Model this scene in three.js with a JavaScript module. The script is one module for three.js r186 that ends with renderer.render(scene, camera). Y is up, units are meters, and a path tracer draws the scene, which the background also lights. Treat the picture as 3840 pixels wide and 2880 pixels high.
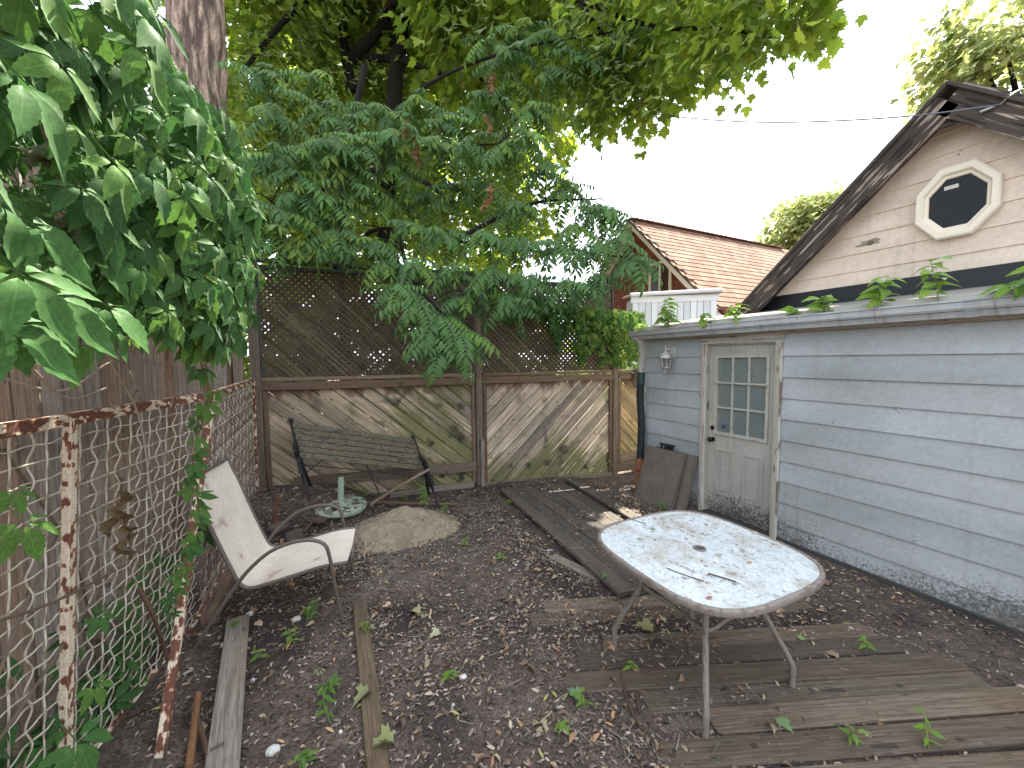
import * as THREE from 'three';
import { mergeGeometries, mergeVertices, toCreasedNormals } from 'three/addons/utils/BufferGeometryUtils.js';

const M_ = Math;                                                       // a local name keeps the texture loops quick

// ───────── camera, sky, sun, exposure ─────────
const scene = new THREE.Scene();
const camera = new THREE.PerspectiveCamera(89.9, 4 / 3, 0.05, 600);
camera.position.set(0, 1.85, 0);
camera.up.set(0.03804, 0.99784, -0.05359);
camera.lookAt(0.44058, 1.85 - 0.06488, -0.89537);
const renderer = new THREE.WebGLRenderer({ antialias: true });
renderer.setSize(1024, 768);
renderer.toneMapping = THREE.LinearToneMapping;
renderer.toneMappingExposure = 5.6;
renderer.shadowMap.enabled = true;
const SUN = new THREE.Vector3(0.341, 0.848, -0.406).normalize();
const sun = new THREE.DirectionalLight(new THREE.Color(1, 0.93, 0.8), 4.6);
sun.position.copy(SUN).multiplyScalar(40).add(new THREE.Vector3(2, 0, -3));
sun.target.position.set(2, 0, -3);
sun.castShadow = true;
sun.shadow.mapSize.set(4096, 4096);
Object.assign(sun.shadow.camera, { left: -16, right: 16, top: 16, bottom: -16, near: 1, far: 90 });
scene.add(sun, sun.target);
{
  const W = 256, H = 128, d = new Float32Array(W * H * 4), v = new THREE.Vector3();
  for (let j = 0; j < H; j++) for (let i = 0; i < W; i++) {
    const ph = ((j + 0.5) / H - 0.5) * M_.PI, th = ((i + 0.5) / W - 0.5) * 2 * M_.PI;
    v.set(M_.cos(ph) * M_.cos(th), M_.sin(ph), M_.cos(ph) * M_.sin(th));
    const c = M_.max(-1, M_.min(1, v.dot(SUN)));
    const haze = M_.pow(1 - M_.max(0, v.y), 2.2);                 // whiter towards the horizon
    const glow = 0.55 * M_.pow(M_.max(0, c), 6) + 0.22 * M_.max(0, c * 0.5 + 0.5);
    const k = 0.36 + 0.1 * haze + glow * 0.5, w = M_.min(1, haze * 0.55 + glow * 0.9);
    const o = (j * W + i) * 4;
    d[o] = k * (0.79 + 0.21 * w); d[o + 1] = k * (0.9 + 0.1 * w); d[o + 2] = k * (1.08 - 0.06 * w); d[o + 3] = 1;
  }
  const sky = new THREE.DataTexture(d, W, H, THREE.RGBAFormat, THREE.FloatType);
  sky.mapping = THREE.EquirectangularReflectionMapping; sky.magFilter = THREE.LinearFilter; sky.minFilter = THREE.LinearFilter; sky.needsUpdate = true;
  scene.background = sky; scene.environment = sky;
}

// ───────── helpers ─────────
function rng(seed) { let a = seed >>> 0; return () => { a = (a + 0x6D2B79F5) | 0; let t = M_.imul(a ^ (a >>> 15), 1 | a); t = (t + M_.imul(t ^ (t >>> 7), 61 | t)) ^ t; return ((t ^ (t >>> 14)) >>> 0) / 4294967296; }; }
const R = rng(20240817);
const rr = (a, b, r = R) => a + (b - a) * r();
const V = (x, y, z) => new THREE.Vector3(x, y, z);
const sm = (a, b, x) => { const t = M_.max(0, M_.min(1, (x - a) / (b - a))); return t * t * (3 - 2 * t); };
const lerp = (a, b, t) => a + (b - a) * t;
const HT = new Float32Array(65536); { const q = rng(7); for (let i = 0; i < 65536; i++) HT[i] = q(); }
const hsh = (i, j) => HT[(i * 0x9E3B + j * 0x5D2F + (i ^ (j << 3)) * 0x1F35) & 65535];
function vn(x, y, px = 0, py = 0) {                                    // value noise, periodic if asked
  let i = x | 0, j = y | 0; if (x < i) i--; if (y < j) j--; const fx = x - i, fy = y - j; let i1 = i + 1, j1 = j + 1;
  const u = fx * fx * (3 - 2 * fx), w = fy * fy * (3 - 2 * fy);
  if (px) { i %= px; if (i < 0) i += px; i1 = i + 1; if (i1 === px) i1 = 0; j %= py; if (j < 0) j += py; j1 = j + 1; if (j1 === py) j1 = 0; }
  const a = HT[((i) * 0x9E3B + (j) * 0x5D2F + (i ^ (j << 3)) * 0x1F35) & 65535], b = HT[((i1) * 0x9E3B + (j) * 0x5D2F + (i1 ^ (j << 3)) * 0x1F35) & 65535];
  const c = HT[((i) * 0x9E3B + (j1) * 0x5D2F + (i ^ (j1 << 3)) * 0x1F35) & 65535], e = HT[((i1) * 0x9E3B + (j1) * 0x5D2F + (i1 ^ (j1 << 3)) * 0x1F35) & 65535];
  return a + (b - a) * u + (c - a) * w + (a - b - c + e) * u * w;
}
function fbm(x, y, o = 4, px = 0, py = 0) { let s = 0, a = 0.5, n = 0; for (let k = 0; k < o; k++) { s += a * vn(x, y, px, py); n += a; x *= 2; y *= 2; px *= 2; py *= 2; a *= 0.5; } return s / n; }
function tex(w, h, fn, srgb = true) {
  const d = new Uint8Array(w * h * 4), c = [0, 0, 0];
  for (let j = 0; j < h; j++) for (let i = 0; i < w; i++) { fn(i / w, j / h, c); const o = (j * w + i) * 4; d[o] = M_.max(0, M_.min(255, c[0])); d[o + 1] = M_.max(0, M_.min(255, c[1])); d[o + 2] = M_.max(0, M_.min(255, c[2])); d[o + 3] = 255; }
  const t = new THREE.DataTexture(d, w, h, THREE.RGBAFormat, THREE.UnsignedByteType);
  t.wrapS = t.wrapT = THREE.RepeatWrapping; t.magFilter = THREE.LinearFilter; t.minFilter = THREE.LinearMipmapLinearFilter; t.generateMipmaps = true; t.anisotropy = 8;
  if (srgb) t.colorSpace = THREE.SRGBColorSpace; t.needsUpdate = true; return t;
}
const mix3 = (c, a, b, t) => { c[0] = a[0] + (b[0] - a[0]) * t; c[1] = a[1] + (b[1] - a[1]) * t; c[2] = a[2] + (b[2] - a[2]) * t; };
const tint = (c, b, t) => { c[0] += (b[0] - c[0]) * t; c[1] += (b[1] - c[1]) * t; c[2] += (b[2] - c[2]) * t; };
const std = (o) => new THREE.MeshStandardMaterial(Object.assign({ roughness: 0.85, side: THREE.DoubleSide }, o));
const names = new Map();
const numbered = (n) => { const k = names.get(n) || 0; names.set(n, k + 1); return k ? `${n}_${String(k).padStart(3, '0')}` : n; };
function shade(o) { o.castShadow = true; o.receiveShadow = true; return o; }
function part(name, geo, mat, parent, label) { const m = shade(new THREE.Mesh(geo, mat)); m.name = name; parent.add(m); if (label) m.userData.label = label; return m; }
function thing(name, label, category, pos = [0, 0, 0], rotY = 0, group) {
  const g = new THREE.Group(); g.name = numbered(name); g.position.set(...pos); g.rotation.y = rotY; g.userData = { label, category }; if (group) g.userData.group = group; scene.add(g); return g;
}
function solo(name, geo, mat, label, category, group) { const m = shade(new THREE.Mesh(geo, mat)); m.name = numbered(name); m.userData = { label, category }; if (group) m.userData.group = group; scene.add(m); return m; }
function structure(name, geo, mat) { const m = shade(new THREE.Mesh(geo, mat)); m.name = name; m.userData = { kind: 'structure' }; scene.add(m); return m; }
const xf = (g, { p = [0, 0, 0], r = [0, 0, 0], s = [1, 1, 1] }) => g.applyMatrix4(new THREE.Matrix4().compose(V(...p), new THREE.Quaternion().setFromEuler(new THREE.Euler(...r)), V(...s)));
// chamfered bar along x from 0 to len; width w in z, height h in y (centred); uv in metres over a 2.4 x 0.6 m sheet
function bar(len, w, h, { c = M_.min(w, h) * 0.12, seg = 1, warp = 0, u0 = R() * 9, v0 = R() * 9, uS = 2.4, vS = 0.6, ragged = 0 } = {}) {
  const a = w / 2, b = h / 2, P8 = [[-a + c, b], [a - c, b], [a, b - c], [a, -b + c], [a - c, -b], [-a + c, -b], [-a, -b + c], [-a, b - c]];
  const per = [0]; for (let k = 0; k < 8; k++) { const q = P8[k], t = P8[(k + 1) % 8]; per.push(per[k] + M_.hypot(t[0] - q[0], t[1] - q[1])); }
  const pos = [], uv = [], idx = [];
  const rag = P8.map(() => [rr(-ragged, ragged), rr(-ragged, ragged)]);
  for (let s = 0; s <= seg; s++) for (let k = 0; k < 8; k++) for (let e = 0; e < 2; e++) {
    const kk = (k + e) % 8; let x = len * s / seg; if (s === 0) x += rag[kk][0]; if (s === seg) x += rag[kk][1];
    const wv = warp * M_.sin(M_.PI * s / seg);
    pos.push(x, P8[kk][1] + wv, P8[kk][0]); uv.push(u0 + x / uS, v0 + per[k + e] / vS);
  }
  for (let s = 0; s < seg; s++) for (let k = 0; k < 8; k++) { const o = s * 16 + k * 2, n = o + 16; idx.push(o, n, o + 1, o + 1, n, n + 1); }
  for (const s of [0, seg]) { const o = pos.length / 3; for (let k = 0; k < 8; k++) { pos.push(pos[(s * 16 + k * 2) * 3], pos[(s * 16 + k * 2) * 3 + 1], pos[(s * 16 + k * 2) * 3 + 2]); uv.push(u0 + P8[k][1] / uS, v0 + P8[k][0] / vS); } for (let k = 1; k < 7; k++) s ? idx.push(o, o + k + 1, o + k) : idx.push(o, o + k, o + k + 1); }
  const g = new THREE.BufferGeometry(); g.setAttribute('position', new THREE.Float32BufferAttribute(pos, 3)); g.setAttribute('uv', new THREE.Float32BufferAttribute(uv, 2)); g.setIndex(idx);
  const f = g.toNonIndexed(); f.computeVertexNormals(); return f;
}
// bar between two points: a → b, height axis near up
function beam(a, b, w, h, o = {}) {
  a = V(...a); b = V(...b); const d = b.clone().sub(a), L = d.length(); d.normalize();
  let up = o.up ? V(...o.up) : V(0, 1, 0); if (M_.abs(d.dot(up)) > 0.98) up = V(0, 0, 1);
  const z = V().crossVectors(d, up).normalize(), y = V().crossVectors(z, d);
  return bar(L, w, h, o).applyMatrix4(new THREE.Matrix4().makeBasis(d, y, z).setPosition(a));
}
// tapered tube through points; r may be a number, or [r0, r1]
function tube(pts, r, seg = 24, rad = 7, { cap = true, closed = false, knob = 0 } = {}) {
  const cv = pts.length > 2 ? new THREE.CatmullRomCurve3(pts.map((p) => p.isVector3 ? p : V(...p)), closed, 'centripetal') : new THREE.LineCurve3(V(...pts[0]), V(...pts[1]));
  if (pts.length === 2 && seg === 24) seg = 1;
  const g = new THREE.TubeGeometry(cv, seg, 1, rad, closed), P = g.attributes.position, N = g.attributes.normal, r0 = Array.isArray(r) ? r[0] : r, r1 = Array.isArray(r) ? r[1] : r;
  const L = cv.getLength(), uv = g.attributes.uv;
  for (let i = 0; i <= seg; i++) for (let j = 0; j <= rad; j++) {
    const k = i * (rad + 1) + j, t = i / seg, q = lerp(r0, r1, t) * (1 + knob * (vn(t * L * 6 + j * 0.3, j * 1.7) - 0.5)) - 1;
    P.setXYZ(k, P.getX(k) + N.getX(k) * q, P.getY(k) + N.getY(k) * q, P.getZ(k) + N.getZ(k) * q); uv.setXY(k, t * L / 0.5, j / rad);
  }
  if (!cap || closed) return g;
  const out = [g];
  for (const e of [0, 1]) { const c = cv.getPointAt(e), t = cv.getTangentAt(e).multiplyScalar(e ? 1 : -1), d = new THREE.CircleGeometry(e ? r1 : r0, rad); d.applyQuaternion(new THREE.Quaternion().setFromUnitVectors(V(0, 0, 1), t)); d.translate(c.x, c.y, c.z); out.push(d); }
  return mergeGeometries(out.map((q) => q.index ? q.toNonIndexed() : q));
}
const box = (x0, x1, y0, y1, z0, z1) => { const g = new THREE.BoxGeometry(x1 - x0, y1 - y0, z1 - z0); g.translate((x0 + x1) / 2, (y0 + y1) / 2, (z0 + z1) / 2); return g; };
const merge = (a) => mergeGeometries(a.map((g) => { const q = g.index ? g.toNonIndexed() : g; for (const k of Object.keys(q.attributes)) if (!['position', 'normal', 'uv'].includes(k)) q.deleteAttribute(k); return q; }));
function planar(g, fu, fv) { const P = g.attributes.position, uv = new Float32Array(P.count * 2); for (let i = 0; i < P.count; i++) { uv[2 * i] = fu(P.getX(i), P.getY(i), P.getZ(i)); uv[2 * i + 1] = fv(P.getX(i), P.getY(i), P.getZ(i)); } g.setAttribute('uv', new THREE.BufferAttribute(uv, 2)); return g; }
function clipPoly(poly, nx, ny, d) { const out = []; for (let i = 0; i < poly.length; i++) { const a = poly[i], b = poly[(i + 1) % poly.length], da = a[0] * nx + a[1] * ny - d, db = b[0] * nx + b[1] * ny - d; if (da <= 0) out.push(a); if (da * db < 0) { const t = da / (da - db); out.push([a[0] + (b[0] - a[0]) * t, a[1] + (b[1] - a[1]) * t]); } } return out; }
// diagonal strips clipped to a rectangle: angle of run, pitch, gap → polygons
function diagStrips(x0, x1, y0, y1, ang, pitch, gap) {
  const nx = -M_.sin(ang), ny = M_.cos(ang), rect = [[x0, y0], [x1, y0], [x1, y1], [x0, y1]], ds = rect.map((p) => p[0] * nx + p[1] * ny), out = [];
  for (let k = M_.floor(M_.min(...ds) / pitch); k * pitch < M_.max(...ds); k++) {
    let p = clipPoly(rect, nx, ny, (k + 1) * pitch - gap / 2); if (p.length > 2) p = clipPoly(p, -nx, -ny, -(k * pitch + gap / 2));
    if (p.length > 2) { let A = 0; for (let i = 0; i < p.length; i++) { const q = p[(i + 1) % p.length]; A += p[i][0] * q[1] - q[0] * p[i][1]; } if (M_.abs(A) > 0.0008) out.push({ k, p }); }
  }
  return out;
}
const extrude = (p, depth, bevel = 0) => { const s = new THREE.Shape(p.map((q) => new THREE.Vector2(...q))); return new THREE.ExtrudeGeometry(s, { depth, bevelEnabled: bevel > 0, bevelSize: bevel, bevelThickness: bevel, bevelOffset: -bevel, bevelSegments: 1, curveSegments: 8 }); };

// ───────── surfaces ─────────
// weathered wood sheet, 2.4 m along the grain by 0.6 m across, tiles both ways
function woodSheet(A, B, C, seed) {
  return tex(1024, 512, (u, v, c) => {
    const w = vn(u * 6 + seed, v * 5, 6, 5) * 0.9;
    const g1 = fbm(u * 10 + seed, v * 90 + w * 3, 3, 10, 90), g2 = vn(u * 24, v * 220 + seed, 24, 220), big = fbm(u * 5, v * 8 + seed, 3, 5, 8);
    mix3(c, A, B, M_.max(0, M_.min(1, g1 * 1.5 - 0.3)));
    tint(c, C, M_.max(0, M_.min(1, (big - 0.45) * 1.8)));
    const crack = g2 > 0.86 ? 0.62 : 1, f = (0.86 + 0.28 * g2) * crack;
    const kx = vn(u * 22 + 3, v * 13 + seed, 22, 13); const kn = kx > 0.95 ? 0.72 : 1;
    c[0] *= f * kn; c[1] *= f * kn; c[2] *= f * kn;
  });
}
const woodBump = tex(1024, 512, (u, v, c) => { const g = 130 + 90 * (fbm(u * 10, v * 90, 3, 10, 90) - 0.5) + (vn(u * 24, v * 220, 24, 220) > 0.86 ? -70 : 0); c[0] = c[1] = c[2] = g; }, false);
const greyWood = woodSheet([152, 143, 132], [112, 102, 92], [128, 106, 88], 3);
const brownWood = woodSheet([152, 132, 114], [112, 94, 80], [124, 98, 80], 11);
const darkWood = woodSheet([98, 94, 90], [62, 60, 58], [74, 72, 66], 23);
const woodM = (map, col = 0xffffff, bump = 0.003) => std({ map, color: col, bumpMap: woodBump, bumpScale: bump, roughness: 0.92 });
const MW = { grey: [0xffffff, 0xe9e4dc, 0xd8d0c6, 0xf4ece2].map((c) => woodM(greyWood, c)), brown: [0xffffff, 0xe0d6cc, 0xc9bcb0].map((c) => woodM(brownWood, c)), dark: [0xffffff, 0xdedede, 0xc4c6c4].map((c) => woodM(darkWood, c)) };
const pick = (a) => a[M_.floor(R() * a.length)];
// rusty steel, old flaking cream paint
const rustTex = (paint) => tex(512, 512, (u, v, c) => {
  const n = fbm(u * 16, v * 30, 4, 16, 30), m = fbm(u * 30 + 4, v * 30, 3, 30, 30);
  mix3(c, [92, 62, 52], [128, 78, 56], m); tint(c, [66, 50, 44], M_.max(0, m - 0.55) * 2);
  if (n > 1 - paint) tint(c, [212, 196, 172], M_.min(1, (n - (1 - paint)) * 18)); else if (n > 0.97 - paint) tint(c, [186, 112, 66], 0.7);
  const s = 0.9 + 0.2 * vn(u * 160, v * 160, 160, 160); c[0] *= s; c[1] *= s; c[2] *= s;
});
const rustBump = tex(256, 256, (u, v, c) => { c[0] = c[1] = c[2] = 255 * fbm(u * 16, v * 16, 4, 16, 16); }, false);
const rustM = std({ map: rustTex(0.47), bumpMap: rustBump, bumpScale: 0.002, roughness: 0.9 });
const paintRustM = std({ map: rustTex(0.62), bumpMap: rustBump, bumpScale: 0.0015, roughness: 0.8 });
const wireTex = tex(256, 256, (u, v, c) => { const n = fbm(u * 10, v * 10, 4, 10, 10); mix3(c, [192, 184, 166], [214, 207, 192], n); if (n > 0.56) tint(c, [120, 94, 72], 0.7); });
const wireRustTex = tex(256, 256, (u, v, c) => { const n = fbm(u * 10, v * 10, 4, 10, 10); mix3(c, [150, 140, 128], [178, 168, 154], n); if (n > 0.47) tint(c, [104, 62, 48], 0.85); });
const wireM = std({ map: wireTex, roughness: 0.7 }), wireM2 = std({ map: wireRustTex, roughness: 0.85 });

// ───────── ground ─────────
function groundBase(x, z) {
  let h = 0.3 * sm(4.35, 5.1, -z) * sm(0.75, -0.15, x) * sm(-3.5, -1.2, x);
  h -= 0.1 * sm(3.0, 4.2, x) * sm(4.0, 4.8, -z);
  h += 0.05 * sm(-0.62, -0.95, x) * sm(-6, -5.2, z);
  return h;
}
function ground(x, z) {
  let h = groundBase(x, z);
  const inYard = x > -1.6 && x < 6 && z > -6.4 && z < 2;
  if (inYard) h += 0.035 * (fbm(x * 1.6 + 40, z * 1.6 + 40, 3) - 0.5) + 0.018 * (fbm(x * 7 + 9, z * 7 + 80, 3) - 0.5);
  return h;
}
{
  const xs = [-300, -120, -50, -22, -11, -6, -3.4, -2.2], zs = [-300, -120, -50, -22, -12, -8.5, -7];
  for (let x = -1.6; x < 5.61; x += 0.035) xs.push(x); xs.push(7, 10, 16, 30, 60, 120, 300);
  for (let z = -6.2; z < 1.41; z += 0.035) zs.push(z); zs.push(2.2, 4, 9, 20, 50, 120, 300);
  const nx = xs.length, nz = zs.length, P = new Float32Array(nx * nz * 3), U = new Float32Array(nx * nz * 2), I = [];
  for (let j = 0; j < nz; j++) for (let i = 0; i < nx; i++) { const k = j * nx + i; P.set([xs[i], ground(xs[i], zs[j]), zs[j]], k * 3); U[2 * k] = xs[i] / 3.2; U[2 * k + 1] = zs[j] / 3.2; }
  for (let j = 0; j < nz - 1; j++) for (let i = 0; i < nx - 1; i++) { const a = j * nx + i; I.push(a, a + nx, a + 1, a + 1, a + nx, a + nx + 1); }
  const g = new THREE.BufferGeometry(); g.setAttribute('position', new THREE.BufferAttribute(P, 3)); g.setAttribute('uv', new THREE.BufferAttribute(U, 2)); g.setIndex(I); g.computeVertexNormals();
  const soil = tex(1100, 1100, (u, v, c) => {
    const a = fbm(u * 7, v * 7, 4, 7, 7), b = fbm(u * 60, v * 60, 3, 60, 60), e = vn(u * 420, v * 420, 420, 420), f = vn(u * 190 + 5, v * 190, 190, 190);
    mix3(c, [64, 54, 49], [100, 85, 76], b); tint(c, [50, 42, 39], M_.max(0, (a - 0.4) * 3.2)); tint(c, [132, 120, 110], M_.max(0, (0.4 - a) * 2.4) * b);
    if (f > 0.82) tint(c, [124, 104, 84], (f - 0.82) * 4); if (f < 0.12) tint(c, [38, 32, 30], 0.6);
    const s = 0.74 + 0.52 * e; c[0] *= s; c[1] *= s; c[2] *= s;
  });
  const sb = tex(700, 700, (u, v, c) => { c[0] = c[1] = c[2] = 255 * (0.6 * fbm(u * 60, v * 60, 4, 60, 60) + 0.4 * vn(u * 380, v * 380, 380, 380)); }, false);
  structure('ground', g, std({ map: soil, bumpMap: sb, bumpScale: 0.014, roughness: 1 }));
}

// ───────── back fence: posts, rails, diagonal boards below, lattice above ─────────
const FA = 7.04 * M_.PI / 180, FO = [-0.72, 0, -5.54];
const fenceAt = (lx, y, lz = 0) => [FO[0] + lx * M_.cos(FA) - lz * M_.sin(FA), y, FO[2] + lx * M_.sin(FA) + lz * M_.cos(FA)];
// colour of a panel of diagonal boards: grain runs along each board, tone differs from board to board, moss and stain where the photograph has them
function panelTex(W, H, ang, pitch, pxw, pxh, moss, light) {
  const nx = -M_.sin(ang), ny = M_.cos(ang), ca = M_.cos(ang), sa = M_.sin(ang);
  return tex(pxw, pxh, (u, v, c) => {
    const x = u * W, y = v * H, t = x * nx + y * ny, s = x * ca + y * sa, k = M_.floor(t / pitch), f = t / pitch - k;
    const tone = hsh(k + 400, 17), w = vn(s * 1.4 + k * 7, f * 3 + k * 13) * 0.9;
    const g1 = fbm(s * 3 + k * 31, (f + w * 0.22) * 16 + k * 5, 3), g2 = vn(s * 9 + k * 3, f * 46 + k * 90), big = fbm(s * 0.9 + k * 11, f * 1.2 + k * 7, 3);
    mix3(c, light, [light[0] * 0.74, light[1] * 0.71, light[2] * 0.68], M_.max(0, M_.min(1, g1 * 1.7 - 0.4)));
    tint(c, [124, 116, 110], M_.max(0, (big - 0.5) * 1.6)); tint(c, [128, 92, 70], 0.35 * tone * M_.max(0, g1 - 0.3));
    const q = (0.8 + 0.32 * tone) * (0.9 + 0.18 * g2) * (g2 > 0.95 ? 0.72 : 1); c[0] *= q; c[1] *= q; c[2] *= q;
    // knots
    const kc = M_.floor(s / 0.42 + hsh(k, 3)), kd = M_.hypot((s / 0.42 + hsh(k, 3) - kc - 0.2 - 0.6 * hsh(kc + 50, k + 90)) * 0.42, (f - 0.2 - 0.6 * hsh(k + 77, kc)) * pitch);
    if (kd < 0.028 && hsh(kc, k + 9) > 0.35) tint(c, [70, 52, 42], kd < 0.011 ? 0.85 : 0.5 * (0.5 + 0.5 * M_.sin(kd * 900)) * (1 - kd / 0.028));
    // red-brown drip stain under the rail, ragged along the grain
    const st = (H - y) + 0.32 * (fbm(x * 9, y * 1.2 + 3, 3) - 0.5); if (st < 0.12) tint(c, [92, 62, 52], 0.7 * M_.min(1, (0.12 - st) * 9));
    // moss: grainy patches
    const mp = moss(x, y), mn = fbm(x * 4 + 3, y * 4, 4) * 0.4 + fbm(s * 2.2 + k * 3, f * 6 + k, 3) * 0.6, mg = vn(x * 130, y * 130), m = sm(0.6 - mp * 0.42, 0.9 - mp * 0.42, mn) * (0.5 + 0.5 * mg);
    if (m > 0.01) tint(c, mg > 0.62 ? [112, 114, 66] : [88, 94, 52], M_.min(0.72, m));
    const dk = fbm(x * 7 + 20, y * 7 + 8, 3); if (dk > 0.64) tint(c, [52, 48, 40], (dk - 0.64) * 4 * (0.3 + mp));
  });
}
const fence = thing('lattice_fence', 'tall weathered wooden fence with diagonal boards below and lattice above', 'fence', FO, -FA);
{
  const posts = [[0, 0.1, 3.12, 0.11], [2.76, -0.05, 3.02, 0.095], [5.06, -0.2, 2.5, 0.095]];
  for (const [x, y0, y1, w] of posts) part('post', xf(bar(y1 - y0, w, w, { ragged: 0.004 }), { p: [x, y0, 0], r: [0, 0, M_.PI / 2] }), MW.grey[2], fence);
  part('post', xf(bar(0.75, 0.075, 0.05, {}), { p: [2.785, -0.05, 0.062], r: [0, 0, M_.PI / 2] }), MW.grey[0], fence, 'pale replacement piece nailed to the foot of the post');
  const panels = [[0.06, 2.7, -41], [2.82, 5.0, 44], [5.12, 6.3, -46]];
  const mossL = (x, y) => sm(1.1, 1.9, x - (1.3 - y) * 0.1) * (0.55 + 0.55 * M_.exp(-(((x - 1.95) * 0.7 + (y - 0.75)) ** 2) / 0.06)) + 0.25 * sm(0.5, 0.1, y);
  const mossR = (x, y) => 0.95 * sm(0.75, 0.1, y + 0.18 * M_.sin(x * 4)) + 0.4 * sm(1.7, 2.2, x) + 0.3 * M_.exp(-((x - 0.5) ** 2 + (y - 0.55) ** 2) / 0.06);
  const tL = panelTex(2.64, 1.5, -41 * M_.PI / 180, 0.158, 1100, 620, mossL, [204, 186, 160]);
  const tR = panelTex(2.18, 1.56, 44 * M_.PI / 180, 0.15, 900, 640, mossR, [204, 188, 168]);
  const tS = panelTex(1.18, 1.56, -46 * M_.PI / 180, 0.14, 420, 540, (x, y) => 0.6 * sm(1.2, 0.1, y), [200, 172, 130]);
  const bump = (t) => std({ map: t, roughness: 0.93 });
  const M3 = [bump(tL), bump(tR), bump(tS)];
  panels.forEach(([x0, x1, deg], pi) => {
    const W = x1 - x0, y0 = pi === 0 ? 0.06 : -0.06, H = 1.5 - y0, M = M3[pi], pitch = [0.158, 0.15, 0.14][pi];
    for (const { k, p } of diagStrips(0, W, 0, H, deg * M_.PI / 180, pitch, 0.011)) {
      const g = extrude(p, 0.02, 0.003); planar(g, (x) => x / W, (x, y) => y / H);
      const m = part('board', g, M, fence); m.position.set(x0, y0, -0.034 + (hsh(k + 30, pi) - 0.5) * 0.009); m.rotation.x = (hsh(k, pi + 5) - 0.5) * 0.004;
    }
    // frame strips beside the posts
    for (const sx of [x0 + 0.025, x1 - 0.025]) part('frame_strip', xf(bar(H - 0.02, 0.035, 0.05, {}), { p: [sx, y0 + 0.01, 0.012], r: [0, 0, M_.PI / 2] }), pick(MW.brown), fence);
    part('rail', xf(bar(W + 0.0, 0.034, 0.1, { seg: 4, warp: -0.006 }), { p: [x0, 1.55, 0.03] }), woodM(greyWood, 0xd6bfae), fence);
    part('rail_cap', xf(bar(W, 0.1, 0.045, { seg: 4, warp: -0.004 }), { p: [x0, 1.632, 0.005], r: [0, 0, 0] }), pick(MW.brown), fence);
  });
  // bottom boards
  part('bottom_board', beam([0.35, 0.33, 0.035], [2.7, 0.3, 0.035], 0.035, 0.13, {}), MW.grey[2], fence, 'skirting board nailed askew across the foot of the panel');
  part('bottom_board', beam([1.5, 0.02, 0.045], [2.66, 0.03, 0.045], 0.035, 0.1, {}), MW.grey[0], fence);
  part('bottom_board', beam([2.82, -0.02, 0.02], [5.0, -0.1, 0.02], 0.04, 0.12, {}), MW.grey[1], fence);
  part('bottom_board', beam([5.12, 0.18, 0.012], [6.3, 0.3, 0.012], 0.035, 0.12, {}), MW.brown[0], fence);
  part('bottom_board', beam([5.12, 0.02, 0.002], [6.3, 0.12, 0.002], 0.035, 0.14, {}), MW.grey[2], fence);
  // lattice
  const latM = [woodM(greyWood, 0xc0b8a4, 0.002), woodM(greyWood, 0xa69f8c, 0.002), woodM(greyWood, 0x918c7c, 0.002)];
  [[0.06, 2.71, 1.655, 3.0], [2.81, 5.01, 1.655, 2.98]].forEach(([x0, x1, y0, y1], pi) => {
    for (const layer of [0, 1]) for (const { k, p } of diagStrips(x0, x1, y0, y1, (layer ? 45 : -45) * M_.PI / 180, 0.0545, 0.0185)) {
      const g = extrude(p, 0.0075); const o = hsh(k + 8, layer + pi * 3) * 5; planar(g, (x, y) => (layer ? x + y : x - y) * 0.707 / 2.4 + o, (x, y) => (layer ? y - x : x + y) * 0.707 / 0.6 + o);
      part('lattice_slat', g, latM[M_.floor(hsh(k, layer + 40 + pi) * 2.99)], fence).position.z = layer ? -0.012 : -0.004 + (hsh(k, 99) - 0.5) * 0.002;
    }
    part('lattice_frame', xf(bar(x1 - x0, 0.03, 0.04, {}), { p: [x0, y1 - 0.02, 0.022] }), MW.dark[1], fence);
    for (const sx of [x0 + 0.012, x1 - 0.012]) part('lattice_frame', xf(bar(y1 - y0 - 0.05, 0.028, 0.024, {}), { p: [sx, y0 + 0.005, 0.022], r: [0, 0, M_.PI / 2] }), MW.dark[0], fence);
  });
  part('top_cap', xf(bar(2.72, 0.12, 0.035, { seg: 5, warp: -0.01 }), { p: [-0.02, 3.06, 0] }), MW.dark[2], fence);
  part('top_cap', xf(bar(2.3, 0.1, 0.035, { seg: 5, warp: -0.01 }), { p: [2.76, 3.0, 0] }), MW.dark[1], fence);
}

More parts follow.
